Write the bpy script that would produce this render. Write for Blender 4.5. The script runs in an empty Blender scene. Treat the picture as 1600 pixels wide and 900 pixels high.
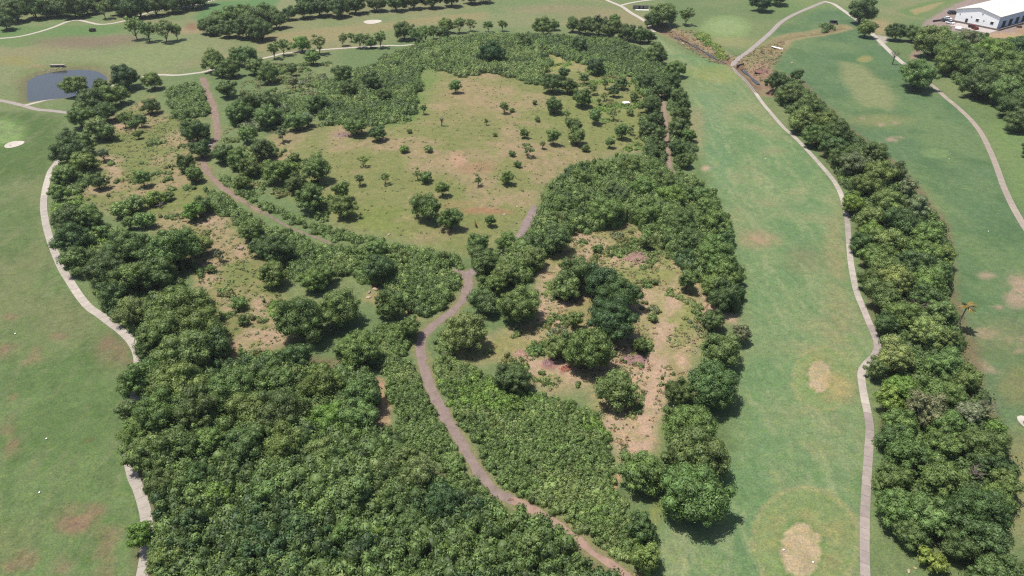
import bpy, bmesh, math, random
import numpy as np
from mathutils import Vector, Matrix

# ------------------------------------------------------------------ camera, sky, sun, exposure
sc = bpy.context.scene
CAM_H, PITCH, FPX = 120.0, math.radians(33.0), 1150.0
cam_d = bpy.data.cameras.new('camera'); cam = bpy.data.objects.new('camera', cam_d)
sc.collection.objects.link(cam); sc.camera = cam
cam.location = (0, 0, CAM_H); cam.rotation_euler = (math.pi/2 - PITCH, 0, 0)
cam_d.sensor_width = 36.0; cam_d.lens = FPX/1600*36; cam_d.clip_start = 1.0; cam_d.clip_end = 9000

SUN_EL, SUN_AZ = math.radians(72), math.radians(-80)   # azimuth from +Y towards +X: the sun stands far off to one side
world = bpy.data.worlds.new('World'); sc.world = world; world.use_nodes = True
wn = world.node_tree.nodes; wl = world.node_tree.links
sky = wn.new('ShaderNodeTexSky'); sky.sky_type = 'NISHITA'; sky.sun_disc = False
sky.sun_elevation = SUN_EL; sky.sun_rotation = SUN_AZ; sky.dust_density = 2.0; sky.air_density = 1.0
bg = wn['Background']; bg.inputs['Strength'].default_value = 0.10
wl.new(sky.outputs[0], bg.inputs['Color'])
sun_d = bpy.data.lights.new('sun', 'SUN'); sun_d.energy = 4.6; sun_d.angle = math.radians(0.6); sun_d.color = (1.0, 0.955, 0.88)
sun = bpy.data.objects.new('sun', sun_d); sc.collection.objects.link(sun)
sd_ = Vector((math.sin(SUN_AZ)*math.cos(SUN_EL), math.cos(SUN_AZ)*math.cos(SUN_EL), math.sin(SUN_EL)))
sun.rotation_euler = sd_.to_track_quat('Z', 'Y').to_euler(); sun.location = (0, 0, 300)
sc.view_settings.view_transform = 'Standard'; sc.view_settings.look = 'None'
sc.view_settings.exposure = 0.80; sc.view_settings.gamma = 1.0; sc.view_settings.use_curve_mapping = False
LIT = 3.0        # how bright a white sunlit surface comes out, to turn observed colours into base colours

sc.cycles.use_denoising = False; sc.cycles.filter_width = 1.2; sc.cycles.max_bounces = 6; sc.cycles.volume_bounces = 0
C = sc.collection
rng = np.random.default_rng(7); random.seed(7)

# ------------------------------------------------------------------ small helpers
def s2l(c):
    c = np.asarray(c, float)/255.0
    return np.where(c <= 0.04045, c/12.92, ((c+0.055)/1.055)**2.4)
def G(r, g, b): return s2l((r, g, b))/LIT
def smooth(e0, e1, x):
    t = np.clip((x-e0)/(e1-e0), 0, 1); return t*t*(3-2*t)
def _hash(ix, iy, s):
    n = (ix.astype(np.int64)*374761393 + iy.astype(np.int64)*668265263 + s*1442695041) & 0x7fffffff
    n = ((n ^ (n >> 13))*1274126177) & 0x7fffffff
    return ((n ^ (n >> 16)) & 0xffff)/65535.0
def vnoise(x, y, s=0):
    x = np.asarray(x, float); y = np.asarray(y, float)
    ix = np.floor(x); iy = np.floor(y); fx = x-ix; fy = y-iy
    fx = fx*fx*(3-2*fx); fy = fy*fy*(3-2*fy); ix = ix.astype(np.int64); iy = iy.astype(np.int64)
    a = _hash(ix, iy, s); b = _hash(ix+1, iy, s); c = _hash(ix, iy+1, s); d = _hash(ix+1, iy+1, s)
    return (a*(1-fx)+b*fx)*(1-fy) + (c*(1-fx)+d*fx)*fy
def fbm(x, y, scale, s=0, octv=4):
    o = 0.0; a = 0.5; f = 1.0/scale
    for k in range(octv):
        o = o + a*(vnoise(x*f+17.3*k, y*f-9.1*k, s+k)*2-1); a *= 0.5; f *= 2.03
    return o
def ray(px, py):
    px = np.asarray(px, float); py = np.asarray(py, float)
    u = (px-800)/FPX; v = -(py-450)/FPX
    return u, math.cos(PITCH)+v*math.sin(PITCH), -math.sin(PITCH)+v*math.cos(PITCH)
def pixz(px, py, z):
    dx, dy, dz = ray(px, py); t = (z-CAM_H)/dz
    return dx*t, dy*t
def solve(px, py, hf, off=0.0):
    z = np.zeros(np.shape(px))
    for _ in range(8):
        x, y = pixz(px, py, z+off); z = hf(x, y)
    x, y = pixz(px, py, z+off)
    return x, y
def seg_dist(x, y, P):
    best = np.full(np.shape(x), 1e9)
    for (ax, ay), (bx, by) in zip(P[:-1], P[1:]):
        vx, vy = bx-ax, by-ay; L = vx*vx+vy*vy+1e-9
        t = np.clip(((x-ax)*vx+(y-ay)*vy)/L, 0, 1)
        best = np.minimum(best, (x-ax-t*vx)**2+(y-ay-t*vy)**2)
    return np.sqrt(best)
def sdist(x, y, P):                       # signed distance to a polygon, positive inside
    x = np.asarray(x, float); y = np.asarray(y, float)
    Q = list(P)+[P[0]]; d = seg_dist(x, y, Q); ins = np.zeros(np.shape(x), bool)
    for (ax, ay), (bx, by) in zip(Q[:-1], Q[1:]):
        c = ((ay > y) != (by > y)) & (x < (bx-ax)*(y-ay)/((by-ay) if by != ay else 1e-9)+ax)
        ins ^= c
    return np.where(ins, d, -d)
def catmull(P, step):
    P = [np.array(p, float) for p in P]; out = []
    E = [2*P[0]-P[1]]+P+[2*P[-1]-P[-2]]
    for i in range(1, len(E)-2):
        n = max(1, int(np.linalg.norm(E[i+1]-E[i])/step))
        for k in range(n):
            t = k/n; a, b, c, d = E[i-1], E[i], E[i+1], E[i+2]
            out.append(0.5*((2*b)+(c-a)*t+(2*a-5*b+4*c-d)*t*t+(3*b-a-3*c+d)*t**3))
    out.append(P[-1]); return np.array(out)

# ------------------------------------------------------------------ terrain height
def h0(x, y):
    x = np.asarray(x, float); y = np.asarray(y, float)
    hill = 4.0*np.exp(-(((x+15)/110)**2+((y-330)/115)**2))
    und = 0.8*np.sin(x/47+0.6)*np.cos(y/61)+0.5*np.sin((x+y)/31)
    fade = smooth(900, 600, np.hypot(x, y))
    return (hill+und)*fade
def W0(L): x, y = solve([p[0] for p in L], [p[1] for p in L], h0); return list(zip(x, y))
POND = W0([(41,125),(48,120),(60,115),(80,110.5),(100,107.5),(120,106),(140,107),(152,109),(162,114),(167,120),(163,128),(145,140),(110,149),(90,152),(60,154.5),(43,156),(41,145)])
CREEK_A = W0([(1032,44),(1055,53),(1078,63),(1100,75),(1118,86),(1134,94),(1150,98)])
CREEK_B = W0([(1150,98),(1160,103),(1172,113),(1186,126),(1200,144)])
DITCH = W0([(1196,84),(1212,73),(1221,62),(1245,55.5),(1275,52),(1300,48),(1318,42)])
CROSS = W0([(1150,98)])[0]
TEE_A, TEE_B = W0([(1251,858),(1281,587)])
TEE_A2, TEE_B2 = W0([(1258,845),(1287,591)])
BUNK = [('near the putting green', (22,225.5), 12, 6), ('far', (582,34), 13, 3.4), ('edge', (1603,661), 9, 13)]
BW = [W0([b[1]])[0] for b in BUNK]
px_, py_ = np.array(POND).T; PONDZ = float(np.mean(h0(px_, py_)))-0.9
def h(x, y):
    x = np.asarray(x, float); y = np.asarray(y, float)
    z = h0(x, y)
    near = (np.abs(x-POND[8][0]) < 260) & (y > 250)
    if np.any(near):
        s = np.zeros(np.shape(x)); s[...] = 0
        sdv = sdist(x, y, POND)
        m = smooth(-5, 5, sdv)
        base = np.where(sdv > -14, 1, 0)*smooth(-14, -4, sdv)
        z = z*(1-base)+(PONDZ+0.9)*base-1.8*m
    keep = smooth(3.2, 5.5, np.hypot(x-CROSS[0], y-CROSS[1]))
    dc = np.minimum(seg_dist(x, y, CREEK_A), seg_dist(x, y, CREEK_B))
    z = z-2.3*smooth(8, 1.0, dc)*keep
    z = z-1.2*smooth(4.5, 0.6, seg_dist(x, y, DITCH))
    for (cx, cy), r, a in ((TEE_A2, 11, .55), (TEE_B2, 8, .5), (TEE_A, 5.4, .25), (TEE_B, 4.2, .2)):
        z = z+a*smooth(r*1.15, r*0.75, np.hypot(x-cx, (y-cy)*(0.85)))
    for (cx, cy), b in zip(BW, BUNK):
        r = b[2]*np.hypot(cx, cy)/FPX*0.95
        z = z-0.45*smooth(r*1.0, r*0.3, np.hypot(x-cx, y-cy))
    return z
def g1(px, py, off=0.0):
    x, y = solve(np.array([px], float), np.array([py], float), h, off); x, y = float(x[0]), float(y[0])
    return x, y, float(h(np.array([x]), np.array([y]))[0])
def hz(x, y): return float(h(np.array([float(x)]), np.array([float(y)]))[0])
def WL(L, off=0.0):
    x, y = solve(np.array([p[0] for p in L], float), np.array([p[1] for p in L], float), h, off); return list(zip(x.tolist(), y.tolist()))
def depth_at(x, y, z): return y*math.cos(PITCH)+(CAM_H-z)*math.sin(PITCH)

# ------------------------------------------------------------------ materials
def newmat(name):
    m = bpy.data.materials.new(name); m.use_nodes = True
    return m, m.node_tree.nodes, m.node_tree.links, m.node_tree.nodes['Principled BSDF']
def noise(n, l, scale, detail=4, rough=.6, coord='Object'):
    t = n.new('ShaderNodeTexCoord'); k = n.new('ShaderNodeTexNoise')
    k.inputs['Scale'].default_value = scale; k.inputs['Detail'].default_value = detail; k.inputs['Roughness'].default_value = rough
    l.new(t.outputs[coord], k.inputs['Vector']); return k.outputs['Fac']
def rampf(n, l, fac, lo, hi, a=0.3, b=0.7):
    m = n.new('ShaderNodeMapRange'); m.inputs['From Min'].default_value = a; m.inputs['From Max'].default_value = b
    m.inputs['To Min'].default_value = lo; m.inputs['To Max'].default_value = hi
    l.new(fac, m.inputs['Value']); return m.outputs['Result']
def vmul(n, l, col, fac):
    m = n.new('ShaderNodeVectorMath'); m.operation = 'SCALE'
    l.new(col, m.inputs[0]); l.new(fac, m.inputs['Scale']); return m.outputs[0]
def mixc(n, l, fac, a, b):
    m = n.new('ShaderNodeMix'); m.data_type = 'RGBA'
    if isinstance(fac, float): m.inputs[0].default_value = fac
    else: l.new(fac, m.inputs[0])
    for s, v in ((6, a), (7, b)):
        if hasattr(v, 'links') or isinstance(v, bpy.types.NodeSocket): l.new(v, m.inputs[s])
        else: m.inputs[s].default_value = (*v, 1)
    return m.outputs[2]
def bump(n, l, fac, bsdf, strength, dist):
    b = n.new('ShaderNodeBump'); b.inputs['Strength'].default_value = strength; b.inputs['Distance'].default_value = dist
    l.new(fac, b.inputs['Height']); l.new(b.outputs[0], bsdf.inputs['Normal'])
def plain(name, col, rough=.7, spec=.3, var=.25, scale=1.5, metal=0.0):
    m, n, l, p = newmat(name); f = noise(n, l, scale)
    rgb = n.new('ShaderNodeRGB'); rgb.outputs[0].default_value = (*col, 1)
    l.new(vmul(n, l, rgb.outputs[0], rampf(n, l, f, 1-var, 1+var)), p.inputs['Base Color'])
    p.inputs['Roughness'].default_value = rough; p.inputs['Specular IOR Level'].default_value = spec; p.inputs['Metallic'].default_value = metal
    return m
M = {}
def ground_mat():
    m, n, l, p = newmat('turf_and_soil')
    a = n.new('ShaderNodeAttribute'); a.attribute_name = 'soil_colour'
    c = a.outputs['Color']
    c = vmul(n, l, c, rampf(n, l, noise(n, l, 2.6, 6, .8), .54, 1.46))
    c = vmul(n, l, c, rampf(n, l, noise(n, l, .45, 5, .7), .84, 1.16))
    # flecks of yellowed and of lusher grass
    yl = n.new('ShaderNodeVectorMath'); yl.operation = 'MULTIPLY'; yl.inputs[1].default_value = (1.22, 1.06, .85); l.new(c, yl.inputs[0])
    c = mixc(n, l, rampf(n, l, noise(n, l, .9, 7, .8), 0, .8, .5, .62), c, yl.outputs[0])
    gr = n.new('ShaderNodeVectorMath'); gr.operation = 'MULTIPLY'; gr.inputs[1].default_value = (.80, .95, .72); l.new(c, gr.inputs[0])
    c = mixc(n, l, rampf(n, l, noise(n, l, .33, 7, .78), 0, .8, .5, .64), c, gr.outputs[0])
    l.new(c, p.inputs['Base Color']); p.inputs['Roughness'].default_value = .95; p.inputs['Specular IOR Level'].default_value = .15
    bump(n, l, noise(n, l, 3.5, 6, .7), p, .7, .12)
    return m
def leaf_mat(name, attr=None):
    m, n, l, p = newmat(name)
    if attr:
        a = n.new('ShaderNodeAttribute'); a.attribute_name = attr; c = a.outputs['Color']
    else:
        a = n.new('ShaderNodeObjectInfo'); c = a.outputs['Color']
    g = n.new('ShaderNodeNewGeometry')
    c = vmul(n, l, c, rampf(n, l, g.outputs['Random Per Island'], .68, 1.32, 0, 1))
    c = vmul(n, l, c, rampf(n, l, noise(n, l, .35, 4, .65), .62, 1.38))
    wm = n.new('ShaderNodeVectorMath'); wm.operation = 'MULTIPLY'; wm.inputs[1].default_value = (1.22, 1.04, .85); l.new(c, wm.inputs[0])
    c = mixc(n, l, rampf(n, l, noise(n, l, .8, 3, .6), 0, .55, .45, .7), c, wm.outputs[0])
    l.new(c, p.inputs['Base Color']); p.inputs['Roughness'].default_value = .55; p.inputs['Specular IOR Level'].default_value = .35
    t = n.new('ShaderNodeBsdfTranslucent'); l.new(c, t.inputs['Color'])
    mx = n.new('ShaderNodeMixShader'); mx.inputs[0].default_value = .40
    l.new(p.outputs[0], mx.inputs[1]); l.new(t.outputs[0], mx.inputs[2])
    l.new(mx.outputs[0], n['Material Output'].inputs['Surface'])
    return m
def objcol_mat(name, rough=.9, var=.25, scale=1.2, spec=.2, bmp=.0):
    m, n, l, p = newmat(name); a = n.new('ShaderNodeObjectInfo')
    c = vmul(n, l, a.outputs['Color'], rampf(n, l, noise(n, l, scale, 6, .7, 'Object'), 1-var, 1+var))
    c = vmul(n, l, c, rampf(n, l, noise(n, l, scale*6, 5, .7, 'Object'), 1-var*.6, 1+var*.6))
    l.new(c, p.inputs['Base Color']); p.inputs['Roughness'].default_value = rough; p.inputs['Specular IOR Level'].default_value = spec
    if bmp: bump(n, l, noise(n, l, scale*5, 6, .7), p, .6, bmp)
    return m
M['ground'] = ground_mat(); M['leaf'] = leaf_mat('leaves'); M['scrub'] = leaf_mat('scrub_leaves', 'leaf_tint')
M['concrete'] = objcol_mat('path_concrete', .85, .16, .8, .25)
M['dirt'] = objcol_mat('packed_dirt', .95, .22, .5, .1, .05)
M['stone'] = objcol_mat('stone', .9, .3, 1.4, .2, .05)
M['paint'] = objcol_mat('painted_metal', .35, .08, 2, .5)
M['bark'] = plain('bark', G(120,105,90), .9, .2, .35, 2.5)
M['bark_dead'] = plain('dead_wood', G(165,152,140), .9, .2, .35, 2.5)
M['sand'] = plain('bunker_sand', G(246,234,220), .9, .2, .06, .9)
M['white'] = plain('white_paint', (.80,.80,.79), .5, .4, .05, .6)
M['tyre'] = plain('tyre_rubber', (.02,.02,.02), .8, .3, .2, 3)
M['glass'] = plain('dark_glass', (.02,.025,.03), .08, .6, .1, 1)
M['dark'] = plain('dark_opening', (.03,.03,.032), .9, .2, .2, 1)
M['fur'] = plain('chestnut_fur', G(150,70,42), .8, .2, .3, 4)
m, n, l, p = newmat('pond_water')
p.inputs['Base Color'].default_value = (.026,.025,.022,1); p.inputs['Roughness'].default_value = .16; p.inputs['IOR'].default_value = 1.33
bump(n, l, noise(n, l, .9, 4, .6), p, .12, .05); M['water'] = m

# ------------------------------------------------------------------ object helpers
def mesh_obj(name, verts, faces, mat, parent=None, smooth_=False):
    me = bpy.data.meshes.new(name); me.from_pydata([tuple(map(float, v)) for v in verts], [], [tuple(f) for f in faces])
    me.materials.append(mat)
    if smooth_: me.polygons.foreach_set('use_smooth', [True]*len(me.polygons))
    me.update(); o = bpy.data.objects.new(name, me); C.objects.link(o)
    if parent: o.parent = parent
    return o
def big_mesh(name, V, F, mat, colattr=None, cols=None):   # V (n,3), F (m,k) arrays of equal k
    me = bpy.data.meshes.new(name); k = F.shape[1]
    me.vertices.add(len(V)); me.vertices.foreach_set('co', np.ascontiguousarray(V, np.float32).ravel())
    me.loops.add(F.size); me.loops.foreach_set('vertex_index', np.ascontiguousarray(F, np.int32).ravel())
    me.polygons.add(len(F)); me.polygons.foreach_set('loop_start', np.arange(0, F.size, k, dtype=np.int32))
    if colattr:
        a = me.attributes.new(colattr, 'FLOAT_COLOR', 'POINT')
        a.data.foreach_set('color', np.ascontiguousarray(np.c_[cols, np.ones(len(V))], np.float32).ravel())
    me.materials.append(mat); me.update(calc_edges=True); return me
def struct(o, label=None, kind='structure', cat=None):
    o['kind'] = kind
    if label: o['label'] = label
    if cat: o['category'] = cat
    return o
def tag(o, label, cat, group=None):
    o['label'] = label; o['category'] = cat
    if group: o['group'] = group
    return o
def empty(name, loc, rz=0.0, s=1.0):
    o = bpy.data.objects.new(name, None); C.objects.link(o); o.location = loc; o.rotation_euler = (0, 0, rz)
    o.scale = (s, s, s) if not isinstance(s, tuple) else s; o.empty_display_size = .5; return o
class MB:
    def __init__(s): s.v = []; s.f = []
    def add(s, V, F):
        b = len(s.v); s.v += [tuple(map(float, q)) for q in V]; s.f += [tuple(b+i for i in q) for q in F]; return s
    def box(s, c, d, rz=0.0, top=1.0):
        cx, cy, cz = c; a, b, e = d[0]/2, d[1]/2, d[2]/2; R = Matrix.Rotation(rz, 3, 'Z'); V = []
        for z, k in ((-e, 1.0), (e, top)):
            for x, y in ((-a, -b), (a, -b), (a, b), (-a, b)):
                V.append(R @ Vector((x*k, y*k, z))+Vector(c))
        return s.add(V, [(3,2,1,0),(4,5,6,7),(0,1,5,4),(1,2,6,5),(2,3,7,6),(3,0,4,7)])
    def tube(s, P, R, n=7):
        P = [Vector(p) for p in P]; V = []; F = []
        for i, p in enumerate(P):
            d = (P[min(i+1, len(P)-1)]-P[max(i-1, 0)]).normalized()
            u = d.orthogonal().normalized(); w = d.cross(u)
            for k in range(n):
                a = 2*math.pi*k/n; V.append(p+(u*math.cos(a)+w*math.sin(a))*R[i])
        for i in range(len(P)-1):
            for k in range(n):
                F.append((i*n+k, i*n+(k+1) % n, (i+1)*n+(k+1) % n, (i+1)*n+k))
        F.append(tuple(range(n))[::-1]); F.append(tuple((len(P)-1)*n+k for k in range(n)))
        return s.add(V, F)
    def wheel(s, c, r, w, axis, n=14):
        a = Vector(axis).normalized(); return s.tube([Vector(c)-a*w/2, Vector(c)+a*w/2], [r, r], n)
    def build(s, name, mat, parent=None, smooth_=False): return mesh_obj(name, s.v, s.f, mat, parent, smooth_)
# ------------------------------------------------------------------ routes (photo layout turned into ground positions)
ROUTE = dict(
 right=[(1290,2),(1265,12),(1240,23),(1220,35),(1205,50),(1188,65),(1170,80),(1157,89),(1148,97),(1145,104),(1151,113),(1162,123),(1175,138),(1190,159),(1204,176),(1224,199),(1240,213),(1256,229),(1276,251),(1300,279),(1312,299),(1319,320),(1323,338),(1325,362),(1327,385),(1329,408),(1333,432),(1339,458),(1350,485),(1359,507),(1368,528),(1371,542),(1366,556),(1354,568),(1346,582),(1347,602),(1351,624),(1356,648),(1359,670),(1358,692),(1356,722),(1354,752),(1352,790),(1351,830),(1351,870),(1352,900),(1354,950),(1357,1000)],
 east=[(1288,2),(1302,6),(1316,15),(1330,25),(1350,40),(1366,56),(1378,68),(1392,82),(1405,94),(1418,104),(1440,121),(1458,135),(1476,151),(1500,171),(1520,191),(1534,210),(1546,234),(1556,258),(1567,289),(1580,318),(1595,345),(1612,372),(1640,412)],
 farmid=[(930,-10),(948,0),(962,6),(973,11),(986,20),(1000,28),(1013,37),(1022,50)],
 farmidb=[(968,9),(988,4),(1015,0),(1050,-4)],
 farwest=[(-40,62),(0,60),(30,57),(60,50),(85,42),(105,34),(122,31.5),(140,35),(155,38),(175,36.5),(200,31),(225,22),(245,17),(270,13),(300,9),(320,4),(345,-3)],
 mid=[(38,165),(65,158),(92,154),(130,146),(175,134),(215,122),(245,117),(275,117.5),(300,115),(320,112),(345,105),(385,97),(425,88),(446,83),(500,78),(540,75),(575,73),(610,71),(630,71),(680,66)],
 west=[(-40,152),(0,157),(20,161),(40,166),(58,171),(80,173),(112,177)],
 left=[(92,250),(84,260),(78,270),(71,295),(68,320),(71,346),(77,370),(86,395),(97,420),(110,441),(125,464),(140,481),(156,492),(174,506),(190,518),(207,536),(216,560),(214,600),(206,650),(200,700),(207,742),(216,762),(223,784),(228,806),(230,840),(226,880),(215,930)],
)
TRACK = dict(
 main=[(316,122),(325,145),(333,166),(338,190),(340,210),(332,226),(320,240),(317,252),(324,268),(340,286),(360,302),(385,318),(410,332)],
 thin=[(405,329),(420,337),(435,346),(455,356),(485,368),(520,381)],
 bend=[(706,424),(722,428),(731,438),(728,456),(721,472),(707,487),(690,500),(675,510),(664,522),(658,536),(658,556),(662,576),(671,602),(683,627),(696,651),(709,672),(723,696),(739,722),(756,747),(775,768),(801,784)],
 lower=[(794,780),(812,787),(830,796),(862,816),(896,841),(930,865),(960,885),(990,906),(1030,935)],
 spur=[(838,322),(833,332),(826,345),(818,360),(811,374),(790,396),(760,414),(728,430)],
 narrow=[(1048,275),(1046,255),(1044,238),(1042,210),(1040,190),(1038,165),(1034,148)],
 clearing=[(1050,470),(1040,510),(1034,528),(1030,552),(1023,582),(1019,611),(1012,640),(1005,666),(996,690),(986,712)],
)
RW = {k: WL(v) for k, v in ROUTE.items()}; TW = {k: WL(v) for k, v in TRACK.items()}

# ------------------------------------------------------------------ the ground sheet
def axis_pts(segs):
    out = [segs[0][0]]
    for a, b, d0, d1 in segs:
        x = a
        while x < b-1e-6:
            t = (x-a)/(b-a); x = min(b, x+d0+(d1-d0)*t); out.append(x)
    return np.array(out)
half = axis_pts([(0,110,1.0,1.0),(110,420,1.1,2.2),(420,4200,8,500)])
gx = np.r_[-half[:0:-1], half]; gy = axis_pts([(-300,70,40,5),(70,180,.75,.9),(180,640,.95,2.6),(640,5200,6,600)])
X, Y = np.meshgrid(gx, gy); X = X.ravel(); Y = Y.ravel()
Z = h(X, Y)
wx = X+2.2*fbm(X, Y, 9, 3)+.8*fbm(X, Y, 2.5, 5); wy = Y+2.2*fbm(X, Y, 9, 13)+.8*fbm(X, Y, 2.5, 15)   # ragged edges
nA = fbm(X, Y, 38, 21); nB = fbm(X, Y, 12, 31); nC = fbm(X, Y, 4, 41); nD = fbm(X, Y, 75, 51, 3)
col = np.empty((len(X), 3)); col[:] = G(128,147,98)
def lay(mask, c): global col; col = col+(np.asarray(c)-col)*np.clip(mask, 0, 1)[:, None]
def poly(L, soft=4.0, raw=False, w=1.0):
    P = WL(L); a = np.array(P); lo = a.min(0)-soft*2-6; hi = a.max(0)+soft*2+6
    m = np.zeros(len(X)); q = (X > lo[0]) & (X < hi[0]) & (Y > lo[1]) & (Y < hi[1])
    xx, yy = (X[q], Y[q]) if raw else (wx[q], wy[q])
    m[q] = smooth(-soft, soft, sdist(xx, yy, P)); return m*w
def spot(px, py, rx, ry, soft=.35, warp=True):     # an oval patch, its radii as seen in the photograph
    xr, yr, _ = g1(px+rx, py); xl, yl, _ = g1(px-rx, py); xt, yt, _ = g1(px, py-ry); xb, yb, _ = g1(px, py+ry)
    x, y = (xt+xb+xl+xr)/4, (yt+yb+yl+yr)/4; a1, a2, b1, b2 = (xr-xl)/2, (xt-xb)/2, (yr-yl)/2, (yt-yb)/2; D = a1*b2-a2*b1
    u, v = (wx, wy) if warp else (X, Y); u = u-x; v = v-y
    return smooth(1+soft, 1-soft, np.hypot((u*b2-v*a2)/D, (v*a1-u*b1)/D))
def patchy(t=0.0, s=.25, nz=None): nz = nB if nz is None else nz; return smooth(t-s, t+s, nz)
# -- general mottling of turf
lay(patchy(.1, .3, nA)*.55, G(146,155,106)); lay(patchy(.05, .25, -nA)*.4, G(112,140,88))
# -- fairway beside the wood, west
WEST = [(-200,180),(90,176),(110,200),(85,255),(70,300),(72,350),(90,410),(130,470),(210,540),(200,640),(200,720),(230,800),(215,960),(-300,960)]
w_ = poly(WEST, 3); lay(w_, G(123,146,93))
lay(w_*patchy(.05, .25, nA)*.75, G(136,144,98)); lay(w_*patchy(.15, .2, nD+.4*nB)*.6, G(140,138,104)); lay(w_*patchy(.18, .15, -nB)*.5, G(98,126,72))
for a in [(20,498,13,6),(14,545,16,11),(45,562,18,10),(57,552,8,7),(92,525,12,7),(118,812,32,20),(108,825,24,16),(145,800,16,9),(170,850,24,26),(165,905,24,20),(35,878,22,16),(92,885,12,14),(8,890,12,10),(170,535,14,10),(192,552,14,16),(18,640,10,26),(15,690,16,22)]:
    lay(w_*spot(*a, .6)*patchy(-.08, .35, nC+.5*nB)*.8, G(158,132,108))
lay(w_*spot(175,545,30,26,.6)*.5, G(150,126,104)); lay(w_*spot(100,500,50,30,.8)*.5, G(142,142,104))
lay(spot(130,545,4,16,.5)*.5, G(90,100,62)); lay(spot(138,690,7,5,.5)*.6, G(120,105,70))
lay(poly([(-20,176),(60,178),(95,185),(85,240),(60,270),(-20,280)], 6)*.7, G(92,122,62))
# putting green with collar
lay(spot(6,205,38,24,.15,False), G(118,148,80)); lay(spot(6,206,30,18,.12,False), G(146,172,108))
# -- broad fairway, east of the hill
FAIR = [(1020,55),(1070,85),(1140,102),(1200,180),(1255,232),(1300,282),(1322,340),(1328,410),(1350,490),(1370,535),(1340,590),(1356,660),(1352,760),(1350,960),(1020,960),(1035,820),(1150,700),(1160,560),(1165,470),(1145,350),(1110,290),(1085,200),(1070,120)]
f_ = poly(FAIR, 3); lay(f_, G(138,162,113))
lay(f_*patchy(.0, .3, nA)*.7, G(152,166,116)); lay(f_*patchy(.12, .2, -nB)*.5, G(108,147,98)); lay(f_*patchy(.25, .2, nB+.3*nC)*.5, G(166,164,122))
lay(f_*poly([(1085,140),(1130,150),(1140,240),(1150,300),(1110,270),(1090,210)], 4)*.55, G(128,161,118))
lay(f_*poly([(1160,410),(1230,430),(1240,560),(1215,700),(1160,760),(1150,640)], 7)*.6, G(124,157,108))
lay(f_*spot(1185,374,30,13,.6)*.8, G(172,158,122)); lay(f_*spot(1190,372,14,6,.6)*patchy(-.1, .2, nC)*.8, G(196,164,140))
lay(f_*spot(1308,395,16,55,.6)*.7, G(168,160,118)); lay(f_*spot(1305,500,26,40,.6)*.5, G(164,158,116)); lay(f_*spot(1260,405,28,22,.7)*.5, G(150,142,108))
lay(spot(1102,263,9,4,.5)*.9, G(206,180,158)); lay(spot(1088,200,14,34,.6)*.6, G(176,160,124)); lay(f_*spot(1120,115,60,14,.6)*.6, G(164,170,98))
lay(f_*spot(1120,95,36,8,.6)*.6, G(120,158,100)); lay(f_*spot(1060,860,30,40,.6)*.5, G(172,176,132))
# mowing lines and straw: long thin streaks down the fairways
st = fbm(wx*7, wy*.55, 9, 61, 4); st2 = fbm(wx*5+wy*2.2, wy*.8, 8, 71, 4)
for mk, c1, c2 in ((f_, G(166,176,130), G(108,146,100)), (w_, G(136,144,104), G(94,120,70)), (poly(EAST, 3) if False else f_*0, G(0,0,0), G(0,0,0))):
    lay(mk*smooth(.12, .4, st)*.6, c1); lay(mk*smooth(.14, .4, -st2)*.4, c2)
# teeing grounds: a mown collar round an oval of dry turf
for (cx, cy, rx, ry), (ix, iy, jx, jy) in (((1258,843,84,86),(1251,858,31,42)), ((1287,590,50,50),(1281,587,18,25))):
    lay(spot(cx, cy, rx, ry, .03, False), G(174,170,124)); lay(spot(cx, cy, rx*.95, ry*.95, .035, False)*.95, G(143,164,109))
    lay(spot(cx, cy, rx*.8, ry*.8, .3)*patchy(.0, .3, nC)*.7, G(168,164,112)); lay(spot(ix, iy+1, jx*1.22, jy*1.18, .1, False)*.8, G(122,150,92))
    lay(spot(ix, iy, jx, jy, .04, False), G(206,186,152)); lay(spot(ix, iy, jx*.9, jy*.9, .15)*patchy(.15, .2, nC)*.4, G(166,160,112))
lay(spot(1308,603,18,16,.6)*.8, G(188,172,122))
# -- fairways beyond the belt, east
EAST = [(1205,50),(1290,8),(1340,30),(1370,60),(1440,122),(1520,190),(1550,250),(1600,350),(1700,500),(1760,960),(1480,960),(1560,860),(1590,740),(1530,600),(1490,460),(1480,360),(1400,265),(1290,180),(1230,115),(1195,90)]
e_ = poly(EAST, 3); lay(e_, G(108,138,96)); lay(e_*smooth(.12, .4, st)*.5, G(130,150,106))
lay(e_*patchy(.05, .25, nA)*.6, G(132,154,102)); lay(e_*patchy(.1, .2, -nB)*.5, G(90,124,82))
lay(e_*poly([(1310,95),(1350,100),(1400,150),(1395,170),(1345,165),(1320,130)], 4)*.8, G(160,164,118)); lay(e_*spot(1372,188,46,9,.7)*.8, G(152,156,106))
lay(e_*poly([(1420,280),(1455,295),(1475,340),(1482,400),(1500,470),(1465,400),(1455,330),(1430,300)], 3)*.6, G(142,160,108))
lay(spot(1462,239,24,9,.25), G(130,156,104)); lay(spot(1350,92,12,5,.3), G(178,166,112)); lay(e_*spot(1350,92,28,12,.5)*.3, G(96,138,80))
for a in [(1377,195,6,3),(1400,193,6,2.4),(1345,182,5,3),(1395,218,9,4),(1407,216,5,2),(1540,430,12,7),(1590,445,22,18),(1585,468,14,14),(1540,520,18,8),(1590,545,18,8),(1548,572,26,9),(1570,530,10,5),(1560,480,6,4),(1600,530,10,6),(1380,228,5,3)]:
    lay(spot(*a, .6)*patchy(-.12, .3, nC+.4*nB)*.85, G(190,166,144))
lay(e_*spot(1570,525,60,30,.7)*.5, G(148,148,108)); lay(spot(1595,760,40,90,.6)*.7, G(166,158,112)); lay(spot(1590,600,30,30,.6)*.5, G(160,146,100))
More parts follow.
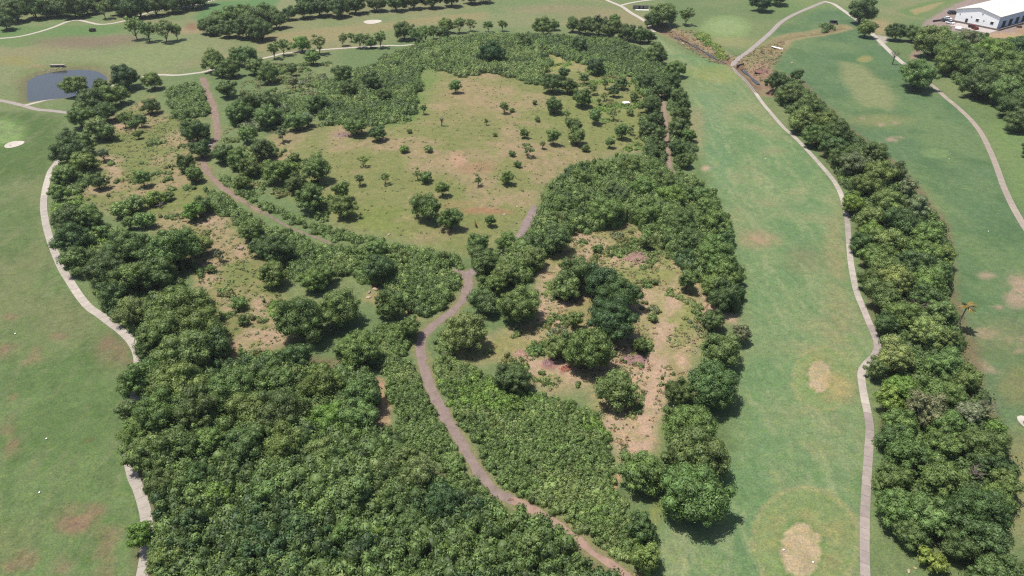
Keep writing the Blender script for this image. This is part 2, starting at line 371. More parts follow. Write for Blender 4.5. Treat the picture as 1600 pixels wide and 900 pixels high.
lay(poly([(1540,195),(1600,170),(1660,260),(1620,360),(1580,300)], 4)*.6, G(128,158,96))
# -- far turf along the top
FAR = [(-200,-60),(1800,-60),(1500,0),(1440,30),(1320,8),(1290,0),(1040,-10),(1010,45),(900,40),(700,45),(620,66),(430,86),(320,112),(160,130),(-200,140)]
a_ = poly(FAR, 5); lay(a_, G(146,156,110)); lay(a_*patchy(.0, .3, nD)*.7, G(160,154,114)); lay(a_*patchy(.1, .25, -nA)*.6, G(118,148,92))
lay(poly([(-20,45),(80,40),(200,38),(190,50),(120,60),(20,75),(-20,70)], 5)*.7, G(108,146,82)); lay(poly([(300,28),(330,5),(440,-5),(430,12),(340,25),(310,35)], 3)*.8, G(100,148,88))
lay(spot(130,66,70,9,.6)*.9, G(146,130,108)); lay(spot(190,60,30,6,.6)*.7, G(150,132,112)); lay(spot(285,48,40,5,.6)*.8, G(176,156,122))
lay(poly([(400,55),(520,42),(600,36),(760,18),(760,30),(640,42),(540,60),(430,78),(400,80)], 4)*.7, G(172,158,116)); lay(spot(870,14,70,7,.7)*.7, G(164,150,118)); lay(spot(940,28,60,9,.6)*.6, G(168,152,116))
lay(spot(25,95,30,8,.5)*.8, G(160,154,98)); lay(spot(60,105,14,4,.5)*.8, G(176,152,118)); lay(spot(300,42,8,6,.4)*.8, G(160,122,96)); lay(spot(260,21,11,3,.3), G(186,160,116)); lay(spot(260,22,26,6,.4)*.4, G(112,150,90))
lay(poly([(150,88),(300,62),(330,80),(240,108),(180,104)], 5)*.6, G(150,162,110)); lay(poly([(20,128),(38,118),(90,104),(160,105),(200,108),(150,98),(90,96),(30,110)], 3)*.6, G(128,140,84))
lay(spot(1135,42,40,18,.25), G(148,170,112)); lay(spot(1135,42,26,11,.2), G(158,178,122)); lay(spot(1140,66,40,8,.6)*.6, G(172,168,118)); lay(spot(1240,8,60,10,.6)*.4, G(132,160,96))
lay(poly([(1400,18),(1440,5),(1500,-8),(1470,12),(1440,28),(1415,24)], 3)*.9, G(118,148,86)); lay(poly([(1422,16),(1450,8),(1476,2),(1470,8),(1450,18),(1430,24)], 1.5), G(176,164,118)); lay(spot(1375,42,22,12,.6)*.8, G(188,166,126))
# -- the hill meadow
MEAD = [(655,105),(780,112),(850,78),(930,98),(1010,130),(1012,235),(960,240),(880,265),(840,310),(800,370),(730,395),(620,372),(540,355),(450,300),(400,250),(420,215),(500,190),(640,185)]
m_ = poly(MEAD, 5); lay(m_, G(161,159,110))
lay(m_*patchy(.0, .3, nB+.4*nA)*.75, G(144,149,92)); lay(m_*patchy(.1, .2, -nB+.3*nC)*.7, G(186,160,130)); lay(m_*patchy(.2, .2, nC)*.35, G(122,138,76))
lay(m_*spot(860,100,40,12,.7)*.6, G(168,174,96)); lay(poly([(640,110),(690,105),(680,130),(665,170),(650,190),(600,200),(640,170)], 4)*.75, G(122,152,82)); lay(m_*spot(590,345,40,24,.7)*.6, G(132,150,74))
lay(m_*spot(930,170,80,44,.8)*.7, G(144,154,92)); lay(m_*spot(740,155,60,30,.7)*.5, G(178,158,118))
lay(spot(713,248,12,11,.6)*.9, G(206,168,142)); lay(spot(745,262,30,8,.6)*.6, G(182,142,114)); lay(spot(762,330,34,5,.6)*.75, G(186,138,112)); lay(spot(715,320,30,5,.6)*.5, G(178,150,112))
lay(m_*spot(470,200,40,14,.7)*.6, G(156,152,110)); lay(spot(537,210,16,7,.5)*.8, G(172,148,128))
# -- rough slope west of the track
SLOPE = [(160,205),(190,175),(235,150),(250,180),(310,185),(320,240),(310,270),(340,330),(400,390),(440,460),(470,540),(400,570),(350,560),(330,480),(300,420),(240,350),(170,330),(120,310),(110,280),(160,240)]
s_ = poly(SLOPE, 4); lay(s_, G(156,150,102)); lay(s_*patchy(-.05, .25, nB)*.75, G(134,146,84)); lay(s_*patchy(.1, .22, -nB+.3*nC)*.7, G(186,164,130))
for a in [(172,250,20,7),(170,262,14,8),(134,297,16,6),(178,272,14,10),(150,300,20,6),(190,190,24,14),(170,192,16,10),(325,345,30,12),(375,392,8,10),(330,430,24,20),(390,480,34,30),(400,530,40,20),(435,520,24,20),(355,548,20,12)]:
    lay(spot(*a, .55)*patchy(-.1, .3, nC+.3*nB)*.8, G(200,172,146))
lay(spot(360,545,12,14,.5)*.7, G(186,132,112))
# -- clearings of dry grass and bare earth
CLEAR = [(870,362),(930,345),(985,345),(1030,370),(1065,395),(1090,425),(1110,480),(1120,510),(1090,540),(1070,580),(1040,610),(1010,700),(975,715),(950,670),(925,640),(930,600),(860,610),(800,580),(770,560),(740,570),(700,545),(800,515),(850,495),(845,430)]
c_ = poly(CLEAR, 4); lay(c_, G(184,168,128)); lay(c_*patchy(.0, .25, nB)*.75, G(156,156,98)); lay(c_*patchy(.08, .25, -nB+.4*nC)*.8, G(206,178,150)); lay(c_*patchy(.25, .2, nC)*.5, G(130,142,84))
for a in [(1075,475,30,28),(1060,500,40,26),(1040,480,24,20),(1000,420,50,22)]: lay(c_*spot(*a, .7)*.5, G(150,162,92))
for a in [(1105,490,20,26),(990,405,34,14),(1060,408,16,10),(990,560,34,22),(975,570,22,20),(990,690,22,26),(850,568,26,12),(886,575,14,9),(815,552,18,12),(1070,565,12,20),(870,500,20,20),(855,460,12,40),(945,650,26,26),(1140,505,12,14)]:
    lay(spot(*a, .5)*patchy(-.1, .35, nC)*.9, G(212,180,156))
lay(spot(857,567,12,9,.4)*.8, G(172,122,122)); lay(spot(883,575,9,7,.4)*.8, G(176,108,100)); lay(spot(995,400,22,8,.5)*.7, G(200,160,146)); lay(spot(990,562,20,10,.5)*.6, G(186,140,140))
lay(poly([(575,590),(600,600),(608,660),(595,695),(572,690),(590,640)], 1.5), G(212,170,140)); lay(poly([(580,455),(620,468),(660,500),(650,508),(610,480),(570,470)], 2)*.8, G(186,166,118)); lay(poly([(895,730),(920,735),(910,755),(898,750)], 1), G(212,170,140)); lay(spot(965,755,5,14,.5), G(206,164,134))
lay(poly([(1006,600),(1026,605),(1020,660),(1008,700),(985,716),(966,700),(950,668),(935,640),(950,635),(975,668),(995,650)], 2.5)*patchy(-.35, .3, nC), G(212,180,156))
# -- verge of the dirt track near the bottom, yard, creek banks and the woods' floor
lay(spot(1026,800,10,30,.5)*.8, G(150,160,98))
vt = np.minimum(np.minimum(seg_dist(wx, wy, TW['main']), seg_dist(wx, wy, TW['bend'])), seg_dist(wx, wy, TW['lower'])); lay(smooth(3.0, 1.4, vt+.6*nC)*.7, G(160,150,110))
vt = seg_dist(wx, wy, TW['clearing']); lay(smooth(4.4, .8, vt+1.2*nC)*patchy(-.35, .4, nC)*.9, G(208,178,154))
vt = seg_dist(wx, wy, TW['narrow']); lay(smooth(3.0, 1.0, vt)*.8, G(170,146,122))
dcA = np.minimum(seg_dist(wx, wy, CREEK_A), seg_dist(wx, wy, CREEK_B)); lay(smooth(11, 6, dcA)*.85, G(172,152,122)); lay(smooth(6, 3, dcA)*patchy(-.1, .2, nC)*.7, G(150,112,98))
dd = seg_dist(wx, wy, DITCH); lay(smooth(9, 4, dd)*.85, G(176,160,120)); lay(smooth(2.5, 1, dd)*.6, G(130,112,88))
lay(poly([(1150,96),(1200,66),(1240,55),(1225,80),(1200,110),(1195,130),(1165,108)], 3)*.7, G(172,156,116)); lay(spot(1190,112,16,14,.5)*.8, G(182,146,128))
pdist = sdist(wx, wy, POND); lay(smooth(-7, -1.5, pdist)*.6, G(132,120,92)); lay(smooth(1, 3, sdist(X, Y, POND)), G(60,60,62))
YARD = [(1430,52),(1445,35),(1490,8),(1520,-6),(1700,-30),(1700,60),(1620,40),(1590,55),(1555,62),(1520,52),(1480,47)]
lay(poly(YARD, 1.5), G(178,158,152)); lay(spot(1570,56,36,5,.5)*.9, G(204,172,136)); lay(spot(1600,48,12,5,.5)*.8, G(196,160,124))
lay(poly([(1420,98),(1430,72),(1440,68),(1436,90)], 1.2)*.9, G(184,156,142)); lay(poly([(1362,54),(1388,58),(1380,72)], 1.2)*.9, G(212,200,192))
FLOORS = [[(1205,120),(1245,115),(1330,200),(1410,262),(1480,350),(1500,470),(1540,600),(1585,740),(1560,860),(1480,860),(1395,800),(1385,700),(1380,600),(1360,470),(1345,380),(1330,300),(1270,230)],
 [(1440,60),(1600,60),(1700,120),(1650,230),(1570,165),(1480,115)],[(200,560),(430,560),(580,560),(600,700),(760,780),(960,900),(960,960),(205,960),(230,800)]]
for L in FLOORS: lay(poly(L, 2)*.8, G(140,122,96))
nx, ny = len(gx), len(gy)
ii = (np.arange(ny-1)[:, None]*nx+np.arange(nx-1)[None, :]).ravel()
F = np.stack([ii, ii+1, ii+nx+1, ii+nx], 1)
me = big_mesh('ground', np.stack([X, Y, Z], 1), F, M['ground'], 'soil_colour', np.clip(col, .004, .8))
me.polygons.foreach_set('use_smooth', np.ones(len(F), bool))
ground = bpy.data.objects.new('ground', me); C.objects.link(ground); struct(ground, 'mown fairways, dry meadow and bare earth of the golf course', cat='ground')
GROUND_TRIS = len(F)*2

# ------------------------------------------------------------------ water, bunkers
def sheet(name, P, z, mat): return mesh_obj(name, [(x, y, z) for x, y in P], [tuple(range(len(P)))], mat)
cxp = np.mean(np.array(POND), 0); big = [tuple(cxp+(np.array(p)-cxp)*1.06) for p in catmull(POND+[POND[0]], 2.0)[:-1]]
struct(sheet('pond_water', big, PONDZ, M['water']), 'slate blue pond below the fairway', cat='pond')
def ribbon(name, P, w, mat, lift=.06, jag=0.0, step=1.0, zf=None, seed=1):
    Q = catmull(P, step); V = []; F = []
    for i, p in enumerate(Q):
        d = Q[min(i+1, len(Q)-1)]-Q[max(i-1, 0)]; d = d/(np.linalg.norm(d)+1e-9); nn = np.array([-d[1], d[0]])
        for k, s in enumerate((-1, -.5, 0, .5, 1)):
            ww = (w(i/len(Q)) if callable(w) else w)/2+jag*(float(fbm(np.array([i*.8]), np.array([s*50.0]), 3.0, seed)[()][0] if True else 0))
            q = p+nn*ww*s; z = (hz(*q) if zf is None else zf)+lift*(1 if abs(s) < 1 else .3)
            V.append((q[0], q[1], z))
        if i:
            b = i*5
            for k in range(4): F.append((b-5+k, b+k, b+k+1, b-5+k+1))
    return mesh_obj(name, V, F, mat, None, True)
def creek(name, P):
    Q = catmull(P, 2.0); V = []; F = []
    for i, p in enumerate(Q):
        d = Q[min(i+1, len(Q)-1)]-Q[max(i-1, 0)]; d = d/np.linalg.norm(d); nn = np.array([-d[1], d[0]]); w = .8+.4*math.sin(i*.7)
        zz = float(h0(*p))-1.95
        V += [(*(p-nn*w), zz), (*(p+nn*w), zz)]
        if i: F.append((2*i-2, 2*i-1, 2*i+1, 2*i))
    return struct(mesh_obj(name, V, F, M['water']), None)
struct(creek('creek_water', CREEK_A[1:-1]), 'thin dark stream above the culvert', cat='stream'); struct(creek('creek_water', CREEK_B[1:4]), 'thin dark stream below the culvert', cat='stream')
BL = ['white sand bunker beside the putting green', 'oval white sand bunker on the far fairway', 'pale sand bunker by the edge of the eastern fairway']
for (cx, cy), b, lb in zip(BW, BUNK, BL):
    s = depth_at(cx, cy, 0)/FPX; _, ya, _ = g1(b[1][0], b[1][1]-b[3]); _, yb, _ = g1(b[1][0], b[1][1]+b[3])
    ax, ay = b[2]*s, (ya-yb)/2; V = [(cx, cy, hz(cx, cy)+.07)]; F = []; n = 40; K = 6
    for k in range(1, K+1):
        for j in range(n):
            a = 2*math.pi*j/n; r = k/K*(1+.07*math.sin(2*a+1)+.05*math.sin(3*a)); x, y = cx+ax*r*math.cos(a), cy+ay*r*math.sin(a)
            V.append((x, y, hz(x, y)+.07))
    for j in range(n): F.append((0, 1+j, 1+(j+1) % n))
    for k in range(K-1):
        for j in range(n): F.append((1+k*n+j, 1+(k+1)*n+j, 1+(k+1)*n+(j+1) % n, 1+k*n+(j+1) % n))
    struct(mesh_obj('sand_bunker', V, F, M['sand'], None, True), lb, cat='bunker')

# ------------------------------------------------------------------ cart paths (slab by slab where the slabs show) and dirt tracks
PALE = G(228,216,202); MAUVE = G(202,187,178)
def cart_path(P, w, label, slabs=None, colr=PALE, shade=None):
    Q = catmull(P, .5 if slabs else 1.5)
    base = ribbon('cart_path', P, w*(.96 if slabs else 1), M['concrete'], .035 if slabs else .08, 0, 1.5)
    base.color = (*(colr*(.45 if slabs else 1)), 1); struct(base, label, cat='path')
    if not slabs: return
    L = np.r_[0, np.cumsum(np.linalg.norm(np.diff(Q, axis=0), axis=1))]; tot = L[-1]; t = 0.0; k = 0; r = random.Random(len(P)); tone = 1.0
    while t+slabs < tot:
        e = t+slabs-.05; V = []
        for tt in (t, (t+e)/2, e):
            p = np.array([np.interp(tt, L, Q[:, 0]), np.interp(tt, L, Q[:, 1])]); q = np.array([np.interp(tt+.3, L, Q[:, 0]), np.interp(tt+.3, L, Q[:, 1])]); q2 = np.array([np.interp(tt-.3, L, Q[:, 0]), np.interp(tt-.3, L, Q[:, 1])])
            d = (q-q2)/np.linalg.norm(q-q2); nn = np.array([-d[1], d[0]])
            for s in (-1, 1):
                a = p+nn*s*w/2; V.append((a[0], a[1], hz(*a)+.085))
        V += [(x, y, z-.14) for x, y, z in V]
        o = mesh_obj('slab', V, [(0,1,3,2),(2,3,5,4),(0,6,7,1),(4,5,11,10),(0,2,8,6),(2,4,10,8),(1,7,9,3),(3,9,11,5)], M['concrete'], base)
        if k % r.choice((3, 4, 5)) == 0: tone = r.uniform(.84, 1.06)
        cc = colr if shade is None else shade(V[0][1]); cc = cc*tone*r.uniform(.93, 1.06); o.color = (*cc, 1)
        t += slabs; k += 1
def shade_right(y):
    if y < 132: return MAUVE
    if y < 152: return PALE
    if y < 176: return MAUVE*1.12
    if 214 < y < 246: return MAUVE*1.02
    return PALE
i0 = 9
cart_path(RW['right'][i0:], 1.85, 'pale concrete cart path winding down between the broad fairway and the tree belt', 3.0, PALE, shade_right)
cart_path(RW['right'][:i0+1], 3.0, 'grey cart path running from the culvert up to the far junction', None, G(196,182,176))
cart_path(RW['left'], 2.25, 'pale concrete cart path curving along the foot of the western wood', 3.0, PALE)
cart_path(RW['east'][10:], 2.3, 'pale cart path bending down the eastern fairway', 4.0, G(204,188,172))
cart_path(RW['east'][:11], 3.0, 'pale cart path from the far junction to the warehouse drive')
cart_path(RW['farmid'], 3.0, 'pale cart path descending towards the two palms'); cart_path(RW['farmidb'], 2.8, 'pale cart path branch above the concrete headwall')
cart_path(RW['farwest'], 2.6, 'pale cart path snaking below the far western wood'); cart_path(RW['mid'], 2.4, 'pale cart path running past the pond and behind the row of trees')
cart_path(RW['west'], 2.8, 'grey cart path forking at the near shore of the pond', None, G(196,182,174))
def track(key, w, label, c, jag=.9):
    o = ribbon('dirt_track', TW[key], w, M['dirt'], .07, jag, 1.0, None, 5); o.color = (*c, 1); struct(o, label, cat='track')
track('main', lambda t: 2.8 if t < .6 else 2.8-1.8*(t-.6)/.4, 'mauve dirt track climbing from the far path along the hill slope', G(172,148,134)); track('thin', 1.1, 'thin overgrown end of the upper dirt track', G(160,142,126), .4)
track('bend', 2.5, 'mauve dirt track bending round the dense scrub', G(172,152,142)); track('lower', 1.9, 'pinkish brown lower end of the dirt track', G(196,164,146))
track('spur', 3.4, 'short dirt spur climbing from the track into the wood', G(174,154,150))
track('narrow', 1.5, 'narrow dirt trail between two lines of trees', G(178,156,140), .2)
# ------------------------------------------------------------------ foliage
ICO_V, ICO_F = None, None
_bm = bmesh.new(); bmesh.ops.create_icosphere(_bm, subdivisions=1, radius=1.0); _bm.verts.ensure_lookup_table()
ICO_V = np.array([v.co[:] for v in _bm.verts]); ICO_F = np.array([[v.index for v in f.verts] for f in _bm.faces]); _bm.free()
def unit(v): return v/(np.linalg.norm(v, axis=-1, keepdims=True)+1e-9)
def cards(P, N, size, r, tilt=.36, droop=0.0):
    """Rhombic leaf sprays at P facing roughly along N; returns vertices (n*4,3), quads (n,4)."""
    n = len(P); N = unit(N+r.normal(0, tilt, (n, 3))); t = unit(np.cross(N, r.normal(0, 1, (n, 3)))); b = np.cross(N, t)
    L = size*r.uniform(.7, 1.35, (n, 1)); W = L*r.uniform(.45, .8, (n, 1)); bend = N*L*r.uniform(-.1, .3, (n, 1))
    V = np.stack([P-t*L*.5-bend*.3, P+b*W*.5+bend*.2, P+t*L*.5-bend*.3, P-b*W*.5+bend*.2], 1).reshape(-1, 3)
    return V, np.arange(n*4).reshape(n, 4)
def tri_cards(P, N, size, r, tilt):
    n = len(P); N = unit(N+r.normal(0, tilt, (n, 3))); t = unit(np.cross(N, r.normal(0, 1, (n, 3)))); b = np.cross(N, t)
    L = size*r.uniform(.75, 1.4, (n, 1)); W = L*r.uniform(.55, .95, (n, 1))
    V = np.stack([P-t*L*.4+b*W*.5, P+t*L*.6, P-t*L*.4-b*W*.5], 1).reshape(-1, 3)
    return V, np.arange(n*3).reshape(n, 3)
def lobe_leaves(Cn, R, leaf, cover, r, sink=.78, low=-.35):
    """Leaves over the outsides of overlapping lobes."""
    Ps, Ns = [], []
    for i in range(len(Cn)):
        n = max(8, int(cover*4*math.pi*R[i]**2/(leaf*leaf*.6)))
        d = unit(r.normal(0, 1, (n, 3))); d = d[(d[:, 2] > low) | (r.random(n) < .35)]
        rough = 1+.16*np.sin(d[:, 0]*7+i)*np.sin(d[:, 1]*6+2*i)+.12*np.sin(d[:, 2]*9+i)
        p = Cn[i]+d*R[i]*(rough*r.uniform(.86, 1.07, len(d)))[:, None]*np.array([1, 1, .85])
        ok = np.ones(len(p), bool)
        dd = np.linalg.norm(Cn-Cn[i], axis=1)
        for j in np.nonzero((dd < R+R[i]) & (dd > 1e-6))[0]:
            ok &= np.linalg.norm(p-Cn[j], axis=1) > R[j]*sink
        Ps.append(p[ok]); Ns.append(d[ok])
    return np.concatenate(Ps), np.concatenate(Ns)
def quads_tris(name, V, Q, T, mat):
    """One mesh from leaf quads and core triangles."""
    me = bpy.data.meshes.new(name); nq, nt = len(Q), len(T)
    me.vertices.add(len(V)); me.vertices.foreach_set('co', np.ascontiguousarray(V, np.float32).ravel())
    li = np.r_[Q.ravel(), T.ravel()].astype(np.int32); me.loops.add(len(li)); me.loops.foreach_set('vertex_index', li)
    me.polygons.add(nq+nt); me.polygons.foreach_set('loop_start', np.r_[np.arange(nq)*4, nq*4+np.arange(nt)*3].astype(np.int32))
    me.materials.append(mat); me.update(calc_edges=True); return me
def cores(Cn, R, k):
    V = np.concatenate([ICO_V*R[i]*k*np.array([1, 1, .85])+Cn[i] for i in range(len(Cn))]); n = len(ICO_V)
    return V, np.concatenate([ICO_F+i*n for i in range(len(Cn))])
TRIS = [0]
def make_tree_proto(D, H, clear, nl, leaf, cover, seed, kind='round'):
    """Unit for copying: (crown mesh, trunk mesh, D, crown mid height). D crown width, H total height, clear bare trunk."""
    r = np.random.default_rng(seed); a = D/2; cz = (H-clear)/2; mid = clear+cz
    Cn, R = [], []; i = 0
    ga = math.pi*(3-math.sqrt(5)); ph = r.uniform(0, 6)
    lop = r.uniform(-.12, .12, 2)
    for k in range(nl):
        zf = 1-(k+.5)/nl*1.62; rr = math.sqrt(max(0, 1-min(1, abs(zf))**2)); an = ph+ga*k
        d = np.array([rr*math.cos(an), rr*math.sin(an), zf])
        rad = r.uniform(.46, .92)*(1 if kind != 'sparse' else r.uniform(.75, 1.15))
        c = d*rad*np.array([a*(1+.17*math.sin(2*an+seed)+.08*math.sin(5*an)), a*(1+.17*math.cos(3*an+seed)), cz*(1+.15*math.sin(an*2+seed*2))]); c[:2] += lop*a*(zf+.3)
        c[2] += mid; Cn.append(c); R.append(a*r.choice([.17, .22, .27, .33, .40])*r.uniform(.9, 1.1)*(1.0 if kind != 'sparse' else .92)*(nl/26)**-.33)
    if kind != 'sparse':
        for k in range(max(4, nl//5)):
            Cn.append(np.array([*r.uniform(-.3, .3, 2)*a, mid+r.uniform(-.35, .3)*cz])); R.append(a*.42)
    Cn = np.array(Cn); R = np.array(R)
    P, N = lobe_leaves(Cn, R, leaf, cover, r, .80 if kind != 'sparse' else .6)
    V, Q = cards(P, N, leaf, r)
    CV, CT = cores(Cn, R, .80 if kind != 'sparse' else .66); me = quads_tris('crown', np.concatenate([V, CV]), Q, CT+len(V), M['leaf'])
    TRIS[0] += len(Q)*2+len(CT)
    tb = MB(); tr = max(.05, D*.022); lean = r.uniform(-.06, .06, 2)*H
    tb.tube([(0, 0, -.3), (0, 0, .2), (lean[0]*.4, lean[1]*.4, clear*.7), (lean[0], lean[1], mid+cz*.3)], [tr*1.7, tr*1.25, tr, tr*.35], 8)
    for k in range(6 if kind != 'sparse' else 9):
        c = Cn[r.integers(0, nl)]; z0 = clear*r.uniform(.55, 1.1); s = np.array([lean[0]*.5, lean[1]*.5, z0])
        tb.tube([s, s+(c-s)*.5+np.array([0, 0, -.05*H]), c], [tr*.55, tr*.38, tr*.12], 5)
    tm = bpy.data.meshes.new('trunk'); tm.from_pydata(tb.v, [], tb.f); tm.materials.append(M['bark']); tm.update()
    return me, tm, D, mid
PROTO = {
 'L': [make_tree_proto(14, 11.4, .5, 62, .41, 1.0, 100+i) for i in range(5)],
 'M': [make_tree_proto(9, 8.0, .5, 46, .34, 1.0, 200+i) for i in range(6)],
 'S': [make_tree_proto(5.5, 6.4, .4, 28, .32, 1.0, 300+i) for i in range(5)],
 'T': [make_tree_proto(6.5, 7.6, 1.7, 30, .38, 1.0, 400+i, 'sparse') for i in range(4)],
 'K': [make_tree_proto(3.4, 4.6, .35, 12, .30, .95, 450+i, 'sparse') for i in range(4)],
 'B': [make_tree_proto(3.2, 2.2, .15, 11, .28, 1.0, 500+i) for i in range(4)],
}
TINT = dict(d=(83,104,58), m=(99,121,66), l=(114,131,76), b=(108,135,63), g=(112,123,90), k=(67,92,55), y=(126,142,68), t=(118,122,74))
TREES = []         # (px, py, width px, tint, size class or None, region)
def T(region, rows, tint='m', cls=None):
    for q in rows:
        q = list(q)+[None]*(5-len(q)); TREES.append((q[0], q[1], q[2], q[3] or tint, q[4] or cls, region))
T('far_wood_west', [(8,34,30),(22,17,40),(0,12,42),(52,11,42),(83,9,40),(113,10,40),(134,8,34),(188,6,40),(215,9,44),(240,7,40),(268,3,40),(298,-2,38),(318,-6,34),(203,14,30),(70,3,40),(150,-2,40),(100,0,40),(30,-2,44),(180,-6,44),(230,-6,44),(275,-8,44)], 'd')
T('fairway_pair', [(160,12,24,'m','T'),(209,41,30,'l','T'),(229,46,27,'m','T'),(255,43,32,'l','T'),(274,47,22,'m','T')])
T('far_clump', [(322,40,30,'d'),(343,32,42),(369,24,46),(395,30,46),(415,18,40),(431,30,34),(407,45,42,'d'),(381,42,42,'d'),(355,44,34,'d'),(330,47,20,'d')], 'm')
T('far_wood_mid', [(450,20,24),(473,15,32),(499,11,34),(528,11,36),(555,7,34),(588,3,34),(618,2,34),(645,0,32),(675,-2,34),(705,-5,34),(735,-7,30),(755,-8,28),(480,3,34),(512,-2,36),(545,-5,36)], 'd')
T('path_row', [(333,97,40),(361,106,34),(384,88,36),(396,102,32),(371,86,30),(346,110,24),(427,77,22,'l','T'),(441,70,24,'l','T'),(471,68,28,'b'),(488,89,26,'m'),(497,66,26,'l','T'),(535,60,17,'m','T'),(548,56,13,'l','T'),(561,60,22,'m','T'),(573,58,14,'l','T'),(579,67,18,'m'),(594,60,22,'l','T'),(632,48,34,'m'),(648,54,26,'m','T'),(664,49,24,'m','T'),(677,48,18,'m','T'),(695,39,26,'m'),(691,51,24,'d'),(717,36,22,'m','T'),(734,36,18,'l','T'),(763,38,17,'m','T'),(785,38,15,'m','T')], 'm')
T('crest', [(848,40,34,'m'),(866,38,20,'m'),(895,39,24),(914,40,32),(936,41,36),(960,30,20,'m','T'),(957,46,34),(981,51,30),(1002,54,28),(1014,56,22,'k'),(768,83,40,'k'),(820,66,24,'d'),(1026,84,36,'m'),(930,104,28,'k'),(1058,106,34,'m'),(905,70,28,'d'),(1050,125,30,'d'),(580,128,32,'d'),(545,140,30,'d'),(1010,128,28,'d'),(600,150,24,'d')], 'd')
T('hill_edge', [(1017,163,32),(1011,200,28),(1030,210,24,'d'),(1062,150,28,'m'),(1070,163,22),(1060,198,34,'d'),(1077,210,26,'m'),(1025,185,30),(1020,238,26,'d'),(1030,228,26),(1058,232,26,'d'),(1070,250,26),(1035,140,30,'d'),(1065,180,28)], 'd')
T('hill_meadow', [(863,130,32,'d'),(891,133,25,'d'),(927,137,14,'m','T'),(909,152,28,'m'),(946,131,11,'m','K'),(960,141,16,'d'),(972,130,18,'d'),(936,158,8,'d','K'),(866,164,26,'d'),(930,180,20,'m'),(959,176,16,'l','K'),(972,204,20,'m'),(898,197,24,'m'),(901,213,26,'m'),(865,214,20,'m'),(819,207,13,'m'),(711,133,18,'m'),(788,166,15,'m','K'),(662,170,11,'m','K'),(632,233,13,'b','B'),(669,232,13,'l','B'),(567,250,14,'b','K'),(562,279,15,'m','K'),(601,278,14,'m','K'),(652,272,12,'l','K'),(664,277,20,'m','B'),(691,294,20,'m'),(747,282,12,'m','K'),(792,277,18,'m'),(766,344,16,'m'),(668,325,42,'m'),(704,342,34,'m'),(825,231,18,'m','K'),(809,257,11,'m','B'),(800,240,10,'m','B'),(773,210,7,'m','B'),(650,330,14,'m','K'),(640,205,8,'m','B'),(985,175,12,'l','B'),(800,172,8,'m','B'),(880,113,16,'d'),(913,121,15,'m'),(945,150,10,'m','K'),(986,203,10,'m','K'),(840,186,9,'m','B'),(760,190,7,'m','K'),(953,222,14,'m'),(990,150,13,'m'),(835,160,8,'m','B'),(885,178,11,'m','K'),(848,225,10,'m','K'),(915,232,12,'m')])
T('hill_slope', [(460,244,18,'l'),(431,268,42,'m'),(494,266,46,'m'),(483,308,50,'m'),(536,322,42,'m'),(535,298,28,'m'),(410,232,38,'d'),(347,240,34,'d'),(420,115,36,'m'),(455,108,18,'d'),(457,127,18,'g'),(535,115,30,'d'),(415,160,40,'d'),(417,182,44,'m'),(462,188,34,'m'),(555,195,36,'m'),(589,208,28,'d'),(495,160,34,'d'),(354,138,32,'d'),(370,176,42,'m'),(388,160,38,'d'),(385,210,30,'m'),(370,250,34,'m'),(390,262,34,'m'),(460,285,34,'d'),(440,208,20,'g','T'),(480,185,22,'g'),(378,284,30,'m'),(455,265,26,'b')])
T('pond_wood', [(117,133,42,'m'),(157,131,24,'d'),(196,120,46,'k'),(238,126,30,'m'),(140,158,50,'d'),(168,150,42,'m'),(186,148,32,'m'),(125,182,44,'m'),(150,200,40,'l'),(107,214,34,'d'),(165,205,32,'l'),(192,184,24,'m','T'),(209,194,20,'m','T'),(219,188,18,'d'),(215,209,14,'m'),(235,165,28,'d'),(160,175,40,'d'),(130,225,36,'d')])
T('west_edge', [(107,238,50,'d'),(130,250,40,'m'),(160,239,20,'g','T'),(153,283,30,'d'),(222,278,26,'m'),(100,272,40,'m'),(93,302,28,'m'),(105,343,52,'d'),(110,372,58,'d'),(140,342,44,'m'),(160,362,26,'m'),(200,347,20,'m'),(197,385,66,'m'),(267,388,82,'m'),(160,418,66,'d'),(240,425,66,'d'),(205,435,60,'m'),(310,382,40,'l'),(342,398,18,'g','K'),(330,420,16,'m','B'),(300,330,28,'b'),(316,322,30,'m'),(305,204,46,'d'),(312,232,34,'d'),(290,255,30,'d'),(303,272,30,'m'),(225,345,34,'m','B'),(190,325,36,'l','B'),(240,310,30,'b','B'),(210,318,34,'m','B'),(262,305,22,'m','B'),(375,475,24,'m','B'),(120,405,50,'m'),(178,455,50,'d'),(380,500,20,'d','B')])
T('west_wood', [(207,487,54,'l'),(280,478,92,'m'),(312,510,80,'m'),(262,515,88,'m'),(232,540,52,'d'),(292,553,90,'m'),(328,540,62,'d'),(222,592,68,'m'),(203,596,44,'m'),(204,640,44,'d'),(278,600,88,'m'),(250,645,84,'m'),(305,640,82,'d'),(352,612,84,'m'),(385,590,56,'l'),(395,640,70,'m'),(212,675,52,'m'),(222,712,58,'l'),(270,700,76,'d'),(325,690,60,'m'),(380,695,66,'m'),(440,640,88,'d'),(442,695,64,'m'),(500,600,66,'m'),(555,545,72,'m'),(565,612,64,'m'),(556,650,64,'m'),(510,655,60,'b'),(505,705,56,'l'),(222,836,46,'b'),(255,760,56,'d'),(310,745,50,'d'),(545,765,84,'l'),(655,738,62,'l'),(630,715,44,'m'),(690,785,62,'k'),(600,745,50,'d'),(340,770,44,'b'),(255,870,60,'m'),(300,820,48,'d'),(592,845,36,'b'),(640,815,56,'d'),(420,770,50,'m'),(470,820,48,'d'),(540,830,46,'m'),(380,850,46,'d'),(460,890,44,'d'),(720,850,44,'d'),(830,850,46,'m'),(460,560,56,'d'),(430,590,64,'m'),(905,890,36,'d')])
